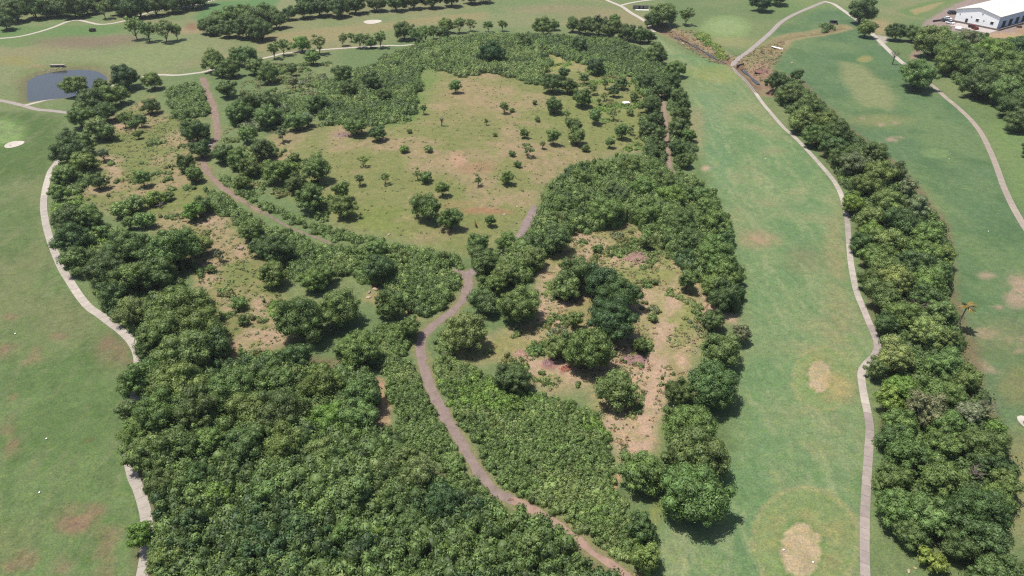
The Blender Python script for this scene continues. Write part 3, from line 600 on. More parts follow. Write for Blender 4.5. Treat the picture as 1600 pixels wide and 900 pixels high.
T('track_trees', [(427,390,58,'d'),(425,428,46,'m'),(594,418,54,'d'),(590,388,40,'m'),(745,380,36,'m'),(755,408,50,'d'),(792,378,36,'m'),(470,500,82,'d'),(532,482,72,'m'),(610,478,50,'d'),(640,512,36,'m'),(730,522,72,'l'),(757,470,50,'d'),(808,477,72,'m'),(805,590,60,'d'),(870,375,50,'d'),(830,400,46,'m'),(790,425,46,'m'),(390,360,36,'m'),(405,385,36,'d'),(500,425,44,'m'),(770,445,44,'m'),(490,440,40,'m')])
T('clearing', [(947,330,56,'m'),(1010,376,26,'m'),(1074,438,34,'m'),(962,608,66,'m'),(915,545,82,'m'),(872,540,44,'l'),(955,497,82,'k'),(965,462,70,'d'),(940,440,60,'k'),(902,428,62,'m'),(885,450,46,'l'),(1000,540,26,'d'),(897,500,28,'m'),(840,545,18,'m','B'),(1020,495,18,'m','B'),(932,388,18,'m','B'),(960,385,8,'m','B'),(1022,440,12,'m','B'),(1085,590,20,'d','B')])
T('hollow_wood', [(905,278,40),(942,264,36),(985,262,40),(1003,292,44),(962,303,44,'d'),(878,322,40),(1038,282,40),(1050,308,46,'b'),(1010,332,46),(1062,348,54,'d'),(1092,305,42),(1106,325,40),(1112,350,50),(1082,375,50,'d'),(1112,392,62),(1130,418,54),(1118,442,52),(1133,365,36),(1148,432,36),(1130,464,52,'d')], 'm')
T('fairway_edge', [(1115,500,38,'d'),(1159,520,34,'g'),(1125,548,66,'m'),(1112,605,86,'d'),(1060,612,46,'d'),(1075,662,88,'m'),(1088,712,108,'m'),(1090,775,116,'m'),(1003,738,74,'m'),(1012,870,48,'m'),(1003,822,44,'d')])
T('belt', [(1214,128,36,'d'),(1244,118,22,'d'),(1236,146,48),(1262,166,50),(1254,186,54),(1292,190,46),(1310,206,50,'d'),(1276,212,48),(1320,246,50,'d'),(1337,258,54,'g'),(1366,241,46,'d'),(1306,229,46,'d'),(1372,270,56),(1350,290,54),(1396,270,40,'d'),(1334,318,44,'b'),(1390,318,60,'l'),(1430,324,46,'g'),(1420,290,34,'g','T'),(1362,338,50),(1408,346,56,'d'),(1450,366,50),(1364,362,46,'b'),(1345,380,40,'d'),(1390,380,56,'l'),(1444,390,60),(1470,402,52),(1370,402,56),(1380,422,58),(1425,412,60,'d'),(1465,427,56),(1360,438,42,'d'),(1402,442,60,'l'),(1450,442,60),(1380,462,60),(1446,460,56,'d'),(1406,490,60),(1466,487,54,'l'),(1386,506,48,'d'),(1450,520,66,'l'),(1480,528,44),(1397,560,66,'l'),(1475,572,60),(1508,590,52),(1370,577,38,'d'),(1406,606,60,'b'),(1390,624,44,'b'),(1450,614,70),(1484,618,60),(1450,642,70,'g'),(1406,662,60),(1476,662,62),(1512,644,52,'g'),(1535,640,34,'g','T'),(1556,668,32,'b'),(1425,708,80),(1398,688,58,'d'),(1476,690,62),(1532,698,76,'d'),(1545,722,62,'d'),(1392,748,60),(1475,750,82,'l'),(1571,752,48),(1400,796,76),(1450,802,80),(1522,798,106,'d'),(1556,782,62),(1530,838,88,'d'),(1424,832,62,'d'),(1496,852,60,'d'),(1456,876,44,'y','B')], 'm')
T('belt', [(1555,905,90,'d')])
T('warehouse_wood', [(1464,64,64),(1495,82,60),(1512,65,46,'g'),(1487,95,50),(1525,102,56),(1533,62,30,'d'),(1550,84,60,'b'),(1550,120,60),(1530,132,54,'d'),(1568,142,56),(1590,104,60),(1586,80,56,'k'),(1597,126,50),(1586,166,50,'d'),(1592,188,44,'d'),(1610,150,60),(1612,80,60,'k'),(1640,180,60,'d'),(1610,232,24,'d')], 'm')
T('drive_trees', [(1347,18,44,'d'),(1353,46,30,'m'),(1400,50,32,'d'),(1427,52,32,'d'),(1437,115,60,'m'),(1035,20,46,'m'),(1020,32,26,'d'),(1074,22,25,'m','T'),(1192,2,36,'k'),(1215,-8,36,'d')])

# scattered shrubs of the scrub are one mass; each tree is an object of its own
def choose(cls, wm):
    if cls: return cls
    return 'L' if wm > 11 else 'M' if wm > 6.3 else 'S' if wm > 3.6 else 'B'
def place_tree(px, py, wpx, tint, cls, r):
    w = wpx*250/FPX
    for _ in range(6):                       # the crown's middle projects to (px, py)
        mid = .5*w; k = choose(cls, w); pr = PROTO[k][0]; mid = pr[3]*w/pr[2]
        x, y = solve(np.array([px], float), np.array([py], float), h, mid); x, y = float(x[0]), float(y[0]); z = hz(x, y)
        w = wpx*.97*depth_at(x, y, z+mid)/FPX
    me, tm, D, pm = PROTO[k][r.randrange(len(PROTO[k]))]; s = w/D
    o = empty(dict(K='young_tree', B='shrub', T='slender_tree', S='small_tree', L='spreading_tree', M='broadleaf_tree')[k], (x, y, z), r.uniform(0, 6.28), (s, s, s*r.uniform(.92, 1.08)))
    t = bpy.data.objects.new('trunk' if k != 'B' else 'stem', tm); C.objects.link(t); t.parent = o
    c = bpy.data.objects.new('crown', me); C.objects.link(c); c.parent = o
    b = s2l(TINT[tint])*r.uniform(.86, 1.14)*np.array([r.uniform(.9, 1.12), 1, r.uniform(.88, 1.1)]); c.color = (*b, 1)
    return o, w, k
PLACED = []; tr_ = random.Random(11)
for q in TREES:
    o, w, k = place_tree(q[0], q[1], q[2]*{'hill_meadow': 1.14, 'belt': .93}.get(q[5], 1.0), q[3], q[4], tr_); PLACED.append((o, w, k, q))
ORD = 'first second third fourth fifth sixth seventh eighth ninth tenth eleventh twelfth thirteenth fourteenth fifteenth sixteenth seventeenth eighteenth nineteenth twentieth'.split()
TENS = {20: 'twenty', 30: 'thirty', 40: 'forty', 50: 'fifty', 60: 'sixty', 70: 'seventy', 80: 'eighty'}
def ordw(i):
    n = i+1
    if n <= 20: return ORD[n-1]
    t = n//10*10
    return TENS[t][:-1]+'ieth' if n == t else TENS[t]+'-'+ORD[n-t-1]
LOOK = dict(d='dark green', m='mid green', l='olive green', b='bright green', g='grey green', k='deep green', y='yellow green')
REG = {   # what each stand is called, where counting starts, and its group
 'far_wood_west': ('in the far wood behind the snaking path, {o} along', lambda q: q[0], 'trees of the far wood behind the snaking path'),
 'fairway_pair': ('on the far fairway past the pond, {o} along', lambda q: q[0], 'single trees on the far fairway past the pond'),
 'far_clump': ('in the rounded clump on the far fairway, {o} along', lambda q: q[0], 'trees of the rounded far clump'),
 'far_wood_mid': ('in the long far wood behind the white bunker, {o} along', lambda q: q[0], 'trees of the long wood behind the white bunker'),
 'path_row': ('in the row along the far cart path, {o} from the pond', lambda q: q[0], 'trees in the row along the far cart path'),
 'crest': ('among the scrub on the hill crest, {o} from the track', lambda q: q[0], 'trees among the scrub on the hill crest'),
 'hill_edge': ('lining the narrow trail, {o} from its far end', lambda q: q[1], 'trees lining the narrow trail'),
 'hill_meadow': ('dotted on the dry hill meadow, {o} from the far scrub', lambda q: q[1], 'small trees dotted over the hill meadow'),
 'hill_slope': ('on the slope above the dirt track, {o} downhill', lambda q: q[1], 'trees on the slope above the dirt track'),
 'pond_wood': ('in the grove by the pond, {o} away from the water', lambda q: q[1], 'trees of the grove by the pond'),
 'west_edge': ('on the rough slope beside the curving path, {o} from the pond', lambda q: q[1], 'trees on the rough western slope'),
 'track_trees': ('close to the dirt track bend, {o} counted down the track', lambda q: q[1], 'trees close to the dirt track bend'),
 'clearing': ('in the tan clearing, {o} from the hollow wood downhill', lambda q: q[1], 'trees standing in the tan clearing'),
 'hollow_wood': ('in the wood above the clearing, {o} from the meadow', lambda q: q[1], 'trees of the wood between clearing and meadow'),
 'fairway_edge': ('bordering the broad fairway below the clearing, {o} downhill', lambda q: q[1], 'large trees bordering the broad fairway'),
 'belt': ('in the belt beside the pale path, {o} from the creek culvert', lambda q: q[1], 'trees of the belt beside the pale path'),
 'warehouse_wood': ('in the wood below the warehouse, {o} from its yard', lambda q: q[1]+.2*q[0], 'trees of the wood below the warehouse'),
 'drive_trees': ('by the far path junctions, {o} towards the warehouse', lambda q: q[0], 'trees by the far junctions'),
}
KN = dict(L='large tree', M='tree', S='small tree', T='open-crowned tree', K='young sapling', B='round shrub'); CAT = dict(K='sapling', B='shrub')
for reg in dict.fromkeys(q[5] for q in TREES):
    L = [p for p in PLACED if p[3][5] == reg]
    if reg == 'west_wood':                   # a deep wood: rows, then places along each row
        L.sort(key=lambda p: p[3][1]); rows = [L[i:i+8] for i in range(0, len(L), 8)]
        for a, row in enumerate(rows):
            for b, (o, w, k, q) in enumerate(sorted(row, key=lambda p: p[3][0])):
                tag(o, f'{LOOK[q[3]]} {KN[k]} of the dense wood, {ORD[a]} row down, {ORD[b]} from path', 'tree', 'trees of the dense western wood')
        continue
    ph, key, grp = REG[reg]
    for i, (o, w, k, q) in enumerate(sorted(L, key=lambda p: key(p[3]))):
        tag(o, f'{LOOK[q[3]]} {KN[k]} '+ph.format(o=ordw(i)), CAT.get(k, 'tree'), grp)

# ------------------------------------------------------------------ scrub: leafy mounds too many to count, one mass for each thicket
tracks_all = [(TW['main'][:9], 2.5), (TW['main'][8:], 1.3), (TW['bend'], 2.5), (TW['lower'], 2.0), (TW['thin'], .5), (TW['spur'], 2.7), (TW['narrow'], 1.5), (TW['clearing'], 1.8)]+[(RW[k], 2.2) for k in ('left', 'right')]
def thicket(label, L, height, rad, leaf, tints, seed, cover=.8, gap=0.0, name='scrub_thicket', edge=1.0, clear=True):
    r = np.random.default_rng(seed); P = WL(L, height*.5); a = np.array(P); lo = a.min(0); hi = a.max(0); st = rad*1.15
    nx = int((hi[0]-lo[0])/st)+1; ny = int((hi[1]-lo[1])/st)+1
    gx_, gy_ = np.meshgrid(np.arange(nx), np.arange(ny)); x = lo[0]+(gx_.ravel()+r.uniform(-.45, .45, nx*ny)+.5*(gy_.ravel() % 2))*st; y = lo[1]+(gy_.ravel()+r.uniform(-.45, .45, nx*ny))*st
    s = sdist(x, y, P)+4.0*fbm(x, y, 8, seed, 5)*edge; ok = (s > .2) & ((s > 2.0) | (r.random(len(x)) < .72))
    if gap: ok &= fbm(x, y, 9 if gap < .5 else 6, seed+9) < .5-gap
    if gap > .5: ok &= r.random(len(x)) < .6
    if clear:
        for Q, wd in tracks_all: ok &= seg_dist(x, y, Q) > wd*.62+rad*.55
    x, y, s = x[ok], y[ok], s[ok]; z = h(x, y)
    rr = rad*r.choice([.6, .8, 1, 1.15, 1.45], len(x))*r.uniform(.9, 1.1, len(x)); top = height*(.72+.28*smooth(0, 4, s))*(1+.5*fbm(x, y, 8, seed+3)+.15*r.normal(0, 1, len(x)))
    top = np.maximum(top, rr*.6); Cn = np.stack([x, y, z+top-rr*.85], 1); Vs, Fs, Cs = [], [], []; nv = 0
    tn = np.array([s2l(TINT[t]) for t in tints]); pick = np.floor((np.clip(vnoise(x/9, y/9, seed+5)*1.4-.2, 0, 1)*.75+r.random(len(x))*.25)*len(tn)*.999).astype(int)
    cc = tn[pick]*r.uniform(.8, 1.2, (len(x), 1))
    nl = max(10, int(cover*2*math.pi*rad*rad/(leaf*leaf*.6)))
    d = unit(r.normal(0, 1, (len(x), nl, 3))); d[:, :, 2] = np.abs(d[:, :, 2])*1.1-.25; d = unit(d)
    bumps = 1+.18*np.sin(d[..., 0]*6+x[:, None])*np.sin(d[..., 1]*6+y[:, None])
    p = Cn[:, None, :]+d*(rr[:, None]*bumps*r.uniform(.84, 1.08, (len(x), nl)))[..., None]
    P3 = p.reshape(-1, 3); N3 = d.reshape(-1, 3)
    V, Q = tri_cards(P3, N3, leaf, r, .38); Cq = np.repeat(np.repeat(cc, nl, 0), 3, 0)
    top6 = np.array([[0,0,.78]]+[[.82*math.cos(q*math.pi/3), .82*math.sin(q*math.pi/3), .05] for q in range(6)]+[[.8*math.cos(q*math.pi/3), .8*math.sin(q*math.pi/3), -1] for q in range(6)])
    f6 = [(0, 1+q, 1+(q+1) % 6, 0) for q in range(6)]+[(1+q, 7+q, 7+(q+1) % 6, 1+(q+1) % 6) for q in range(6)]
    CV = Cn[:, None, :]+top6[None]*rr[:, None, None]; low = top6[:, 2] < -.5; CV[:, low, 2] = (z-.1)[:, None]
    CF = np.array([q for q in f6 if q[0] != q[3]])+0; CT = np.array([q[:3] for q in f6 if q[0] == q[3]])
    nb = len(top6); base = len(V)+np.arange(len(x))[:, None, None]*nb
    QQ = (CF[None]+base).reshape(-1, 4); TT = np.concatenate([Q, (CT[None]+base).reshape(-1, 3)])
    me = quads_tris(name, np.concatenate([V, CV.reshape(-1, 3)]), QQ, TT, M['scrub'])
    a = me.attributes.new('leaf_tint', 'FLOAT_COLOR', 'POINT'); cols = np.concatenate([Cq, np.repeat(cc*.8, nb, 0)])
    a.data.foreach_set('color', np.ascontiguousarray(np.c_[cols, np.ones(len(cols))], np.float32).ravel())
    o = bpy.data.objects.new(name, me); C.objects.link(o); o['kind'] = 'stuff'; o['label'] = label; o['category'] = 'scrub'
    TRIS[0] += len(QQ)*2+len(TT); return o
thicket('low scrub with darker bushes on the hill west of the meadow', [(500,128),(560,108),(600,98),(655,103),(657,130),(652,160),(645,186),(600,190),(560,192),(500,192),(497,165)], 2.8, 1.9, .55, 'ddmml', 1, .8)
thicket('smooth green scrub covering the hill crest', [(590,92),(660,66),(740,54),(800,54),(850,72),(862,100),(850,130),(830,130),(785,114),(760,112),(720,118),(680,104),(650,106),(600,108)], 2.8, 2.0, .6, 'mmld', 2, .8)
thicket('scrub beyond the crest running down to the fairway', [(800,55),(880,58),(960,60),(1030,88),(1050,118),(1062,140),(1055,152),(1020,162),(1000,142),(985,118),(940,114),(920,100),(880,90),(850,76)], 2.8, 2.0, .6, 'mmdd', 3, .8)
thicket('scrub on the meadow side of the narrow trail', [(1008,158),(1032,150),(1036,200),(1038,262),(1015,250),(1003,205)], 2.2, 1.5, .45, 'dm', 4)
thicket('scrub on the fairway side of the narrow trail', [(1044,150),(1066,140),(1078,200),(1084,235),(1075,262),(1052,262),(1048,200)], 2.2, 1.5, .45, 'dm', 5)
thicket('scrub bank below the upper dirt track', [(318,288),(345,300),(400,337),(450,363),(520,387),(600,380),(640,382),(700,396),(722,412),(716,428),(722,442),(720,466),(700,480),(660,502),(640,492),(606,462),(590,445),(540,432),(480,430),(455,440),(440,402),(400,372),(365,342),(325,318)], 2.4, 1.35, .38, 'dmmlm', 6, .85)
thicket('scrub strip between the dirt track and the hill slope', [(345,262),(372,290),(400,306),(440,325),(480,345),(540,360),(600,372),(560,382),(520,376),(470,354),(420,327),(380,307),(345,280)], 1.7, 1.2, .34, 'mml', 7, .85)
thicket('dense shoulder-high scrub along the outer bank of the dirt track', [(582,505),(620,492),(650,508),(652,525),(647,545),(651,575),(664,610),(688,655),(714,695),(735,727),(752,748),(762,772),(720,775),(690,742),(650,702),(606,692),(610,640),(582,590),(578,540)], 1.6, .85, .30, 'mmml', 8, .85)
thicket('dense scrub between the dirt track and the clearing', [(678,532),(696,518),(708,540),(722,562),(760,584),(800,602),(850,612),(900,627),(930,645),(960,682),(970,712),(965,745),(992,790),(1032,838),(1034,905),(1005,908),(940,852),(880,812),(830,792),(790,772),(765,742),(735,702),(710,657),(686,612),(672,576)], 1.7, .85, .30, 'mmlmb', 9, .85)
thicket('understorey filling the dense western wood', [(205,560),(300,555),(440,560),(575,570),(590,660),(640,705),(690,742),(765,780),(830,804),(960,898),(975,960),(190,960),(235,850),(235,790),(215,700),(200,620)], 4.4, 1.4, .42, 'kdmdmml', 10, .85)
thicket('understorey of the wood between clearing and meadow', [(850,292),(900,257),(970,242),(1003,248),(1040,266),(1090,276),(1120,302),(1138,352),(1158,432),(1150,478),(1115,470),(1095,440),(1062,402),(1020,372),(985,346),(960,352),(920,352),(872,362),(850,402),(830,432),(790,440),(742,420),(732,402),(770,387),(812,370),(835,340)], 4.4, 1.4, .42, 'kdmmlmd', 11, .85)
thicket('bushes along the curving path at the western edge', [(86,250),(120,236),(150,250),(128,300),(150,332),(200,372),(300,408),(335,470),(350,560),(235,590),(205,540),(160,480),(112,412),(82,350),(78,300)], 2.0, 1.3, .36, 'mdlb', 12, .8, .4)
thicket('patch of scrub beside the upper end of the dirt track', [(258,137),(300,128),(324,135),(330,175),(300,184),(265,180)], 2.6, 1.6, .5, 'mml', 13)
thicket('scrub among the trees at the far end of the track', [(354,162),(390,148),(450,148),(500,158),(490,186),(440,200),(385,204),(358,192)], 2.2, 1.6, .5, 'mmdg', 14, .8, .12)
thicket('understorey under the wood below the warehouse', [(1445,64),(1600,62),(1660,90),(1640,210),(1570,168),(1480,118)], 3.0, 2.0, .6, 'ddm', 15)
thicket('rank green growth behind the warehouse wood', [(1555,62),(1610,56),(1660,80),(1640,130),(1590,120),(1560,90)], 3.4, 1.8, .6, 'kkmb', 16)
thicket('understorey of the tree belt beside the pale path', [(1208,122),(1250,126),(1330,202),(1400,262),(1470,342),(1488,432),(1520,562),(1556,652),(1584,742),(1556,850),(1480,840),(1398,790),(1388,700),(1385,610),(1372,490),(1350,390),(1340,322),(1292,240),(1220,160)], 2.6, 1.7, .5, 'ddm', 17, .8, .12)
thicket('dark bushes at the lower end of the tree belt', [(1500,905),(1530,880),(1620,870),(1640,960),(1490,960)], 2.4, 1.3, .4, 'dm', 18)
thicket('yellow green creek-side growth above the culvert', [(1088,50),(1105,54),(1125,72),(1140,92),(1128,90),(1108,72),(1090,60)], 1.2, .9, .4, 'byl', 19, .7, .1)
thicket('tangled brush in the ditch beside the concrete basin', [(1284,38),(1302,36),(1304,42),(1292,48),(1286,47)], 2.0, 1.3, .5, 'gdm', 20)
thicket('low bushes and brush dotted through the clearing', CLEAR, .9, .75, .3, 'llmtg', 21, .8, .66, 'low_brush')
thicket('low bushes dotted over the western slope', SLOPE, 1.0, .8, .32, 'llmtb', 22, .8, .8, 'low_brush')
thicket('rank grass and low bushes on the far side of the meadow', [(860,78),(930,98),(1008,130),(1012,235),(960,238),(945,190),(900,150),(850,120)], .8, .9, .36, 'lbt', 23, .75, .68, 'low_brush')
thicket('low bushes among the trees above the dirt track', [(350,215),(400,215),(460,225),(520,290),(560,355),(500,350),(430,315),(370,285)], 1.1, .9, .34, 'lmt', 24, .8, .6, 'low_brush')
thicket('brush between the trees of the rocky hollow', [(400,100),(520,95),(520,130),(500,165),(420,150),(390,125)], 1.2, 1.1, .4, 'lmtg', 25, .8, .6, 'low_brush')
# weeds and dry tufts on the rough ground
def tufts(label, L, n, size, leaf, tints, seed, thresh=-.2):
    r = np.random.default_rng(seed); P = WL(L); a = np.array(P); lo = a.min(0); hi = a.max(0)
    x = r.uniform(lo[0], hi[0], n*5); y = r.uniform(lo[1], hi[1], n*5); ok = (sdist(x, y, P) > 0) & (fbm(x, y, 10, seed) > thresh)
    for Q, wd in tracks_all: ok &= seg_dist(x, y, Q) > wd*.7
    x, y = x[ok][:n], y[ok][:n]; z = h(x, y); k = 9; sz = size*r.uniform(.5, 1.5, len(x))**1.5
    d = unit(r.normal(0, 1, (len(x), k, 3))); d[..., 2] = np.abs(d[..., 2])*.6
    p = np.stack([x, y, z+.05], 1)[:, None, :]+d*sz[:, None, None]*r.uniform(.3, 1, (len(x), k, 1))
    V, Q = cards(p.reshape(-1, 3), d.reshape(-1, 3)*.5+np.array([-.2, -.1, .9]), leaf, r, .3); tn = np.array([s2l(TINT2[t])*(.40 if t in 'sopt' else .8) for t in tints]); cc = tn[r.integers(0, len(tn), len(x))]*r.uniform(.75, 1.2, (len(x), 1))
    me = big_mesh('weeds', V, Q, M['scrub'], 'leaf_tint', np.repeat(np.repeat(cc, k, 0), 4, 0)); o = bpy.data.objects.new('weeds', me); C.objects.link(o)
    o['kind'] = 'stuff'; o['label'] = label; o['category'] = 'weeds'; TRIS[0] += len(Q)*2
TINT2 = dict(TINT, s=(196,172,126), t=(150,150,92), o=(122,136,76), p=(188,150,124))
tufts('weeds and dry tufts over the hill meadow', MEAD, 900, .55, .45, 'ttollm', 31)
tufts('weeds and dry tufts on the western slope', SLOPE, 1500, .7, .5, 'tolmmt', 32)
tufts('weeds, twigs and dry tufts in the clearing', CLEAR, 1500, .6, .42, 'tsolmp', 33)
tufts('coarse growth along the creek banks', [(1040,45),(1090,48),(1140,90),(1200,70),(1230,62),(1205,135),(1165,112),(1110,98),(1060,70)], 900, .8, .6, 'tsopp', 34, -.6)
tufts('rough grass in the rocky hollow near the track end', [(380,120),(520,110),(500,200),(400,215),(350,210)], 800, .8, .55, 'tsomt', 35)
# ------------------------------------------------------------------ palms and bare trees
def palm(px, py, top_px, label, dry, seed, lean=(0, 0)):
    r = random.Random(seed); x, y, z = g1(px, py); s = depth_at(x, y, z)/FPX; H = abs(py-top_px)*s/math.cos(math.radians(33))*1.02
    o = tag(empty('palm_tree', (x, y, z)), label, 'palm tree'); top = Vector((lean[0], lean[1], H))
    tb = MB(); tb.tube([(0, 0, -.2), (0, 0, .3), top*.35+Vector((0, 0, .1)), top*.7, top], [.3, .24, .19, .16, .15], 8); tb.build('trunk', M['bark_dead'], o)
    for k in range(17):
        a = k*2.4+r.uniform(-.2, .2); el = r.uniform(-.35, .95); L = r.uniform(2.2, 3.0); d = Vector((math.cos(a), math.sin(a), 0)); V = []; F = []; n = 7
        side = Vector((-math.sin(a), math.cos(a), 0))
        for i in range(n):
            t = i/(n-1); p = top+d*L*t*math.cos(el*.6)+Vector((0, 0, L*(math.sin(el)*t-.55*t*t*(1.2-el*.4)))); w = .42*math.sin(math.pi*min(1, .12+t*.86))+.02
            V += [p+side*w+Vector((0, 0, -w*.5)), p, p-side*w+Vector((0, 0, -w*.5))]
            if i: b = 3*i; F += [(b-3, b-2, b+1, b), (b-2, b-1, b+2, b+1)]
        f = mesh_obj('frond', V, F, M['leaf'], o); c = G(196,168,84) if r.random() < dry else G(104,120,66); f.color = (*(c*r.uniform(.8, 1.15)), 1)
    return o
palm(1491,519,480,'lone palm with yellowing fronds on the eastern fairway', .7, 1, (1.4, .9))
palm(932,57,32,'taller of two slim palms by the far cart path', .05, 2, (.3, 0)); palm(943,52,33,'shorter of two slim palms by the far cart path', .05, 3, (.2, 0))
def bare_tree(px, py, Hm, label, seed, spread=.5, mat='bark_dead'):
    r = random.Random(seed); x, y, z = g1(px, py); o = tag(empty('bare_tree', (x, y, z)), label, 'bare tree'); tb = MB()
    tb.tube([(0, 0, -.2), (.1, 0, Hm*.3), (.3, .1, Hm*.55)], [.3, .24, .16], 7); tb.build('trunk', M[mat], o); bb = MB()
    for k in range(16):
        a = r.uniform(0, 6.28); s = Vector((.1+.2*k/16, .05, Hm*r.uniform(.3, .55))); e = s+Vector((math.cos(a)*Hm*spread*r.uniform(.5, 1), math.sin(a)*Hm*spread*r.uniform(.5, 1), Hm*r.uniform(.15, .45)))
        m_ = (s+e)/2+Vector((r.uniform(-.3, .3), r.uniform(-.3, .3), .2)); bb.tube([s, m_, e], [.10, .07, .025], 5)
        for q in range(4):
            p = m_+(e-m_)*r.random(); bb.tube([p, p+Vector((r.uniform(-1, 1), r.uniform(-1, 1), r.uniform(.2, .9)))*Hm*.14], [.035, .012], 4)
    bb.build('branches', M[mat], o); return o
bare_tree(690,197,4.6,'grey dead tree standing in the hill meadow', 4, .22); bare_tree(1394,101,9,'leafless grey tree beside the warehouse drive', 5, .42, 'bark')
bare_tree(1430,492,5.5,'bleached leafless tree in the middle of the belt', 6, .5); bare_tree(1535,655,6,'pale leafless tree on the outer side of the belt', 7, .5)
bare_tree(250,325,2.2,'fallen grey snag in the brush of the western slope', 8, .9); bare_tree(1516,755,5.0,'whitish dead treetop among dark crowns of the belt', 9, .4)

# ------------------------------------------------------------------ stones, rubble, small things
def rock_mesh(seed, flat=.6):
    r = random.Random(seed); bm = bmesh.new(); bmesh.ops.create_icosphere(bm, subdivisions=2, radius=1.0); off = [(Vector((r.gauss(0, 1), r.gauss(0, 1), r.gauss(0, 1))).normalized(), r.uniform(.55, .95)) for _ in range(9)]
    for v in bm.verts:
        for nrm, d in off:
            q = v.co.dot(nrm)
            if q > d: v.co -= nrm*(q-d)
        v.co.z *= flat
    me = bpy.data.meshes.new('rock'); bm.to_mesh(me); bm.free(); me.materials.append(M['stone']); return me
ROCKS = [rock_mesh(i) for i in range(6)]
def rock(px, py, wpx, label, c=(214,204,190), group=None, name='rock', i=[0]):
    i[0] += 1; x, y, z = g1(px, py); s = wpx*depth_at(x, y, z)/FPX/2
    o = bpy.data.objects.new(name, ROCKS[i[0] % 6]); C.objects.link(o); o.location = (x, y, z+s*.12); o.scale = (s, s*.8, s*.8); o.rotation_euler = (0, 0, i[0]*1.3); o.color = (*G(*c), 1)
    return tag(o, label, 'rock', group)
rock(577,457,8,'flat grey rock among bushes beside the shaded red drum', (200,182,160)); rock(586,453,11,'tan slab of rock in front of the red drum',(226,202,166)); rock(576,465,9,'lower tan rock in the gap above the round tree',(230,208,172)); rock(624,468,9,'pinkish rock at the end of the bushy gap',(214,180,164))
rock(788,335,4,'small white stone on the meadow above the track spur',(248,246,240)); rock(808,323,4.5,'cream stone beside the wood at the meadow edge',(226,212,178)); rock(890,222,3.5,'white stone under the paired meadow trees',(250,246,236)); rock(608,367,6,'pale stone at the scrubby foot of the meadow',(226,216,186))
rock(223,557,7,'upper white stone showing through the western wood',(232,226,212)); rock(226,563,7,'lower white stone showing through the western wood',(238,232,216)); rock(376,388,13,'pinkish flat boulder on the western slope',(196,170,156)); rock(1130,513,5,'small stone on the bare patch by the fairway',(206,180,150))
rock(1420,893,9,'cream stone at the foot of the yellow-green bush',(226,206,168)); rock(1430,888,7,'smaller tan stone near the yellow-green bush',(216,190,150)); rock(1024,820,4,'white stone at the tip of the grass gap',(240,236,220)); rock(1067,68,5,'pale stone above the stream bank',(222,208,184)); rock(1238,98,5,'light stone on the grass below the plank',(220,196,168))
for k, (a, b, lb) in enumerate([(69,110.5,'first white boulder on the pond shore'),(77.5,110.3,'second white boulder on the pond shore'),(87,108.6,'third white boulder on the pond shore, under the culvert'),(96,107,'last white boulder on the pond shore')]): rock(a, b, 4, lb, (226,218,200))
for k in range(14):       # tumbled blocks below the culvert
    r = random.Random(k+40); rock(1127+r.uniform(0, 18), 88+r.uniform(0, 9)+0, r.uniform(2.5, 4.5), 'pale block of the tumbled stone apron above the culvert', (216,184,160), 'blocks of the stone apron above the culvert')
def rubble(px, py, wpx, label, c, seed):
    x, y, z = g1(px, py); s = wpx*depth_at(x, y, z)/FPX/2; r = random.Random(seed); o = tag(empty('rubble_heap', (x, y, z)), label, 'rubble'); V = [(0, 0, s*.28)]; F = []; n = 18; K = 4
    for k in range(1, K+1):
        for j in range(n):
            a = 2*math.pi*j/n; q = k/K*(1+.15*math.sin(3*a+seed)); V.append((s*q*math.cos(a), s*.8*q*math.sin(a), s*.28*(1-(k/K)**1.5)*r.uniform(.75, 1.2)-(.1 if k == K else 0)))
    F = [(0, 1+j, 1+(j+1) % n) for j in range(n)]+[(1+k*n+j, 1+(k+1)*n+j, 1+(k+1)*n+(j+1) % n, 1+k*n+(j+1) % n) for k in range(K-1) for j in range(n)]
    m_ = mesh_obj('mound', V, F, M['dirt'], o); m_.color = (*G(*c), 1)
    for k in range(26):
        a = r.uniform(0, 6.28); q = r.random()**.6*1.05; b = bpy.data.objects.new('stone', ROCKS[k % 6]); C.objects.link(b); b.parent = o; t = s*r.uniform(.05, .13)
        b.location = (s*q*math.cos(a), s*.8*q*math.sin(a), s*.28*max(0, 1-q**1.5)); b.scale = (t, t, t); b.rotation_euler = (r.uniform(0, 3), r.uniform(0, 3), r.uniform(0, 6)); b.color = (*(G(*c)*r.uniform(.6, 1.7)), 1)
rubble(856,567,22,'mauve rubble heap flecked with white in the clearing',(176,140,136),1); rubble(884,576,19,'rust red rubble heap next to the mauve one',(178,116,104),2); rubble(815,552,24,'pale pink spoil heap in the clearing',(206,168,146),3); rubble(995,402,44,'pinkish pile of cut brush and stone in the upper clearing',(188,154,138),4); rubble(992,562,40,'mauve brush pile beside the pinkish trail',(184,146,140),5); rubble(1190,112,22,'reddish spoil on the stream bank below the culvert',(170,130,118),6); rubble(640,487,10,'small soil heap by the scrub gap',(190,160,140),7); rubble(537,211,22,'stony mauve heap at the meadow edge',(176,150,138),8)
x, y, z = g1(585,449.5); o = tag(empty('metal_drum', (x, y, z), .4), 'dark red drum lying in the shade under a tree', 'drum'); MB().wheel((0, 0, .42), .42, 1.3, (1, 0, 0), 16).build('barrel', M['paint'], o).color = (*G(120,20,18), 1)
rim = MB(); [rim.wheel((q, 0, .42), .45, .06, (1, 0, 0), 16) for q in (-.65, -.2, .2, .65)]; rim.build('rim', M['paint'], o).color = (*G(80,20,18), 1)
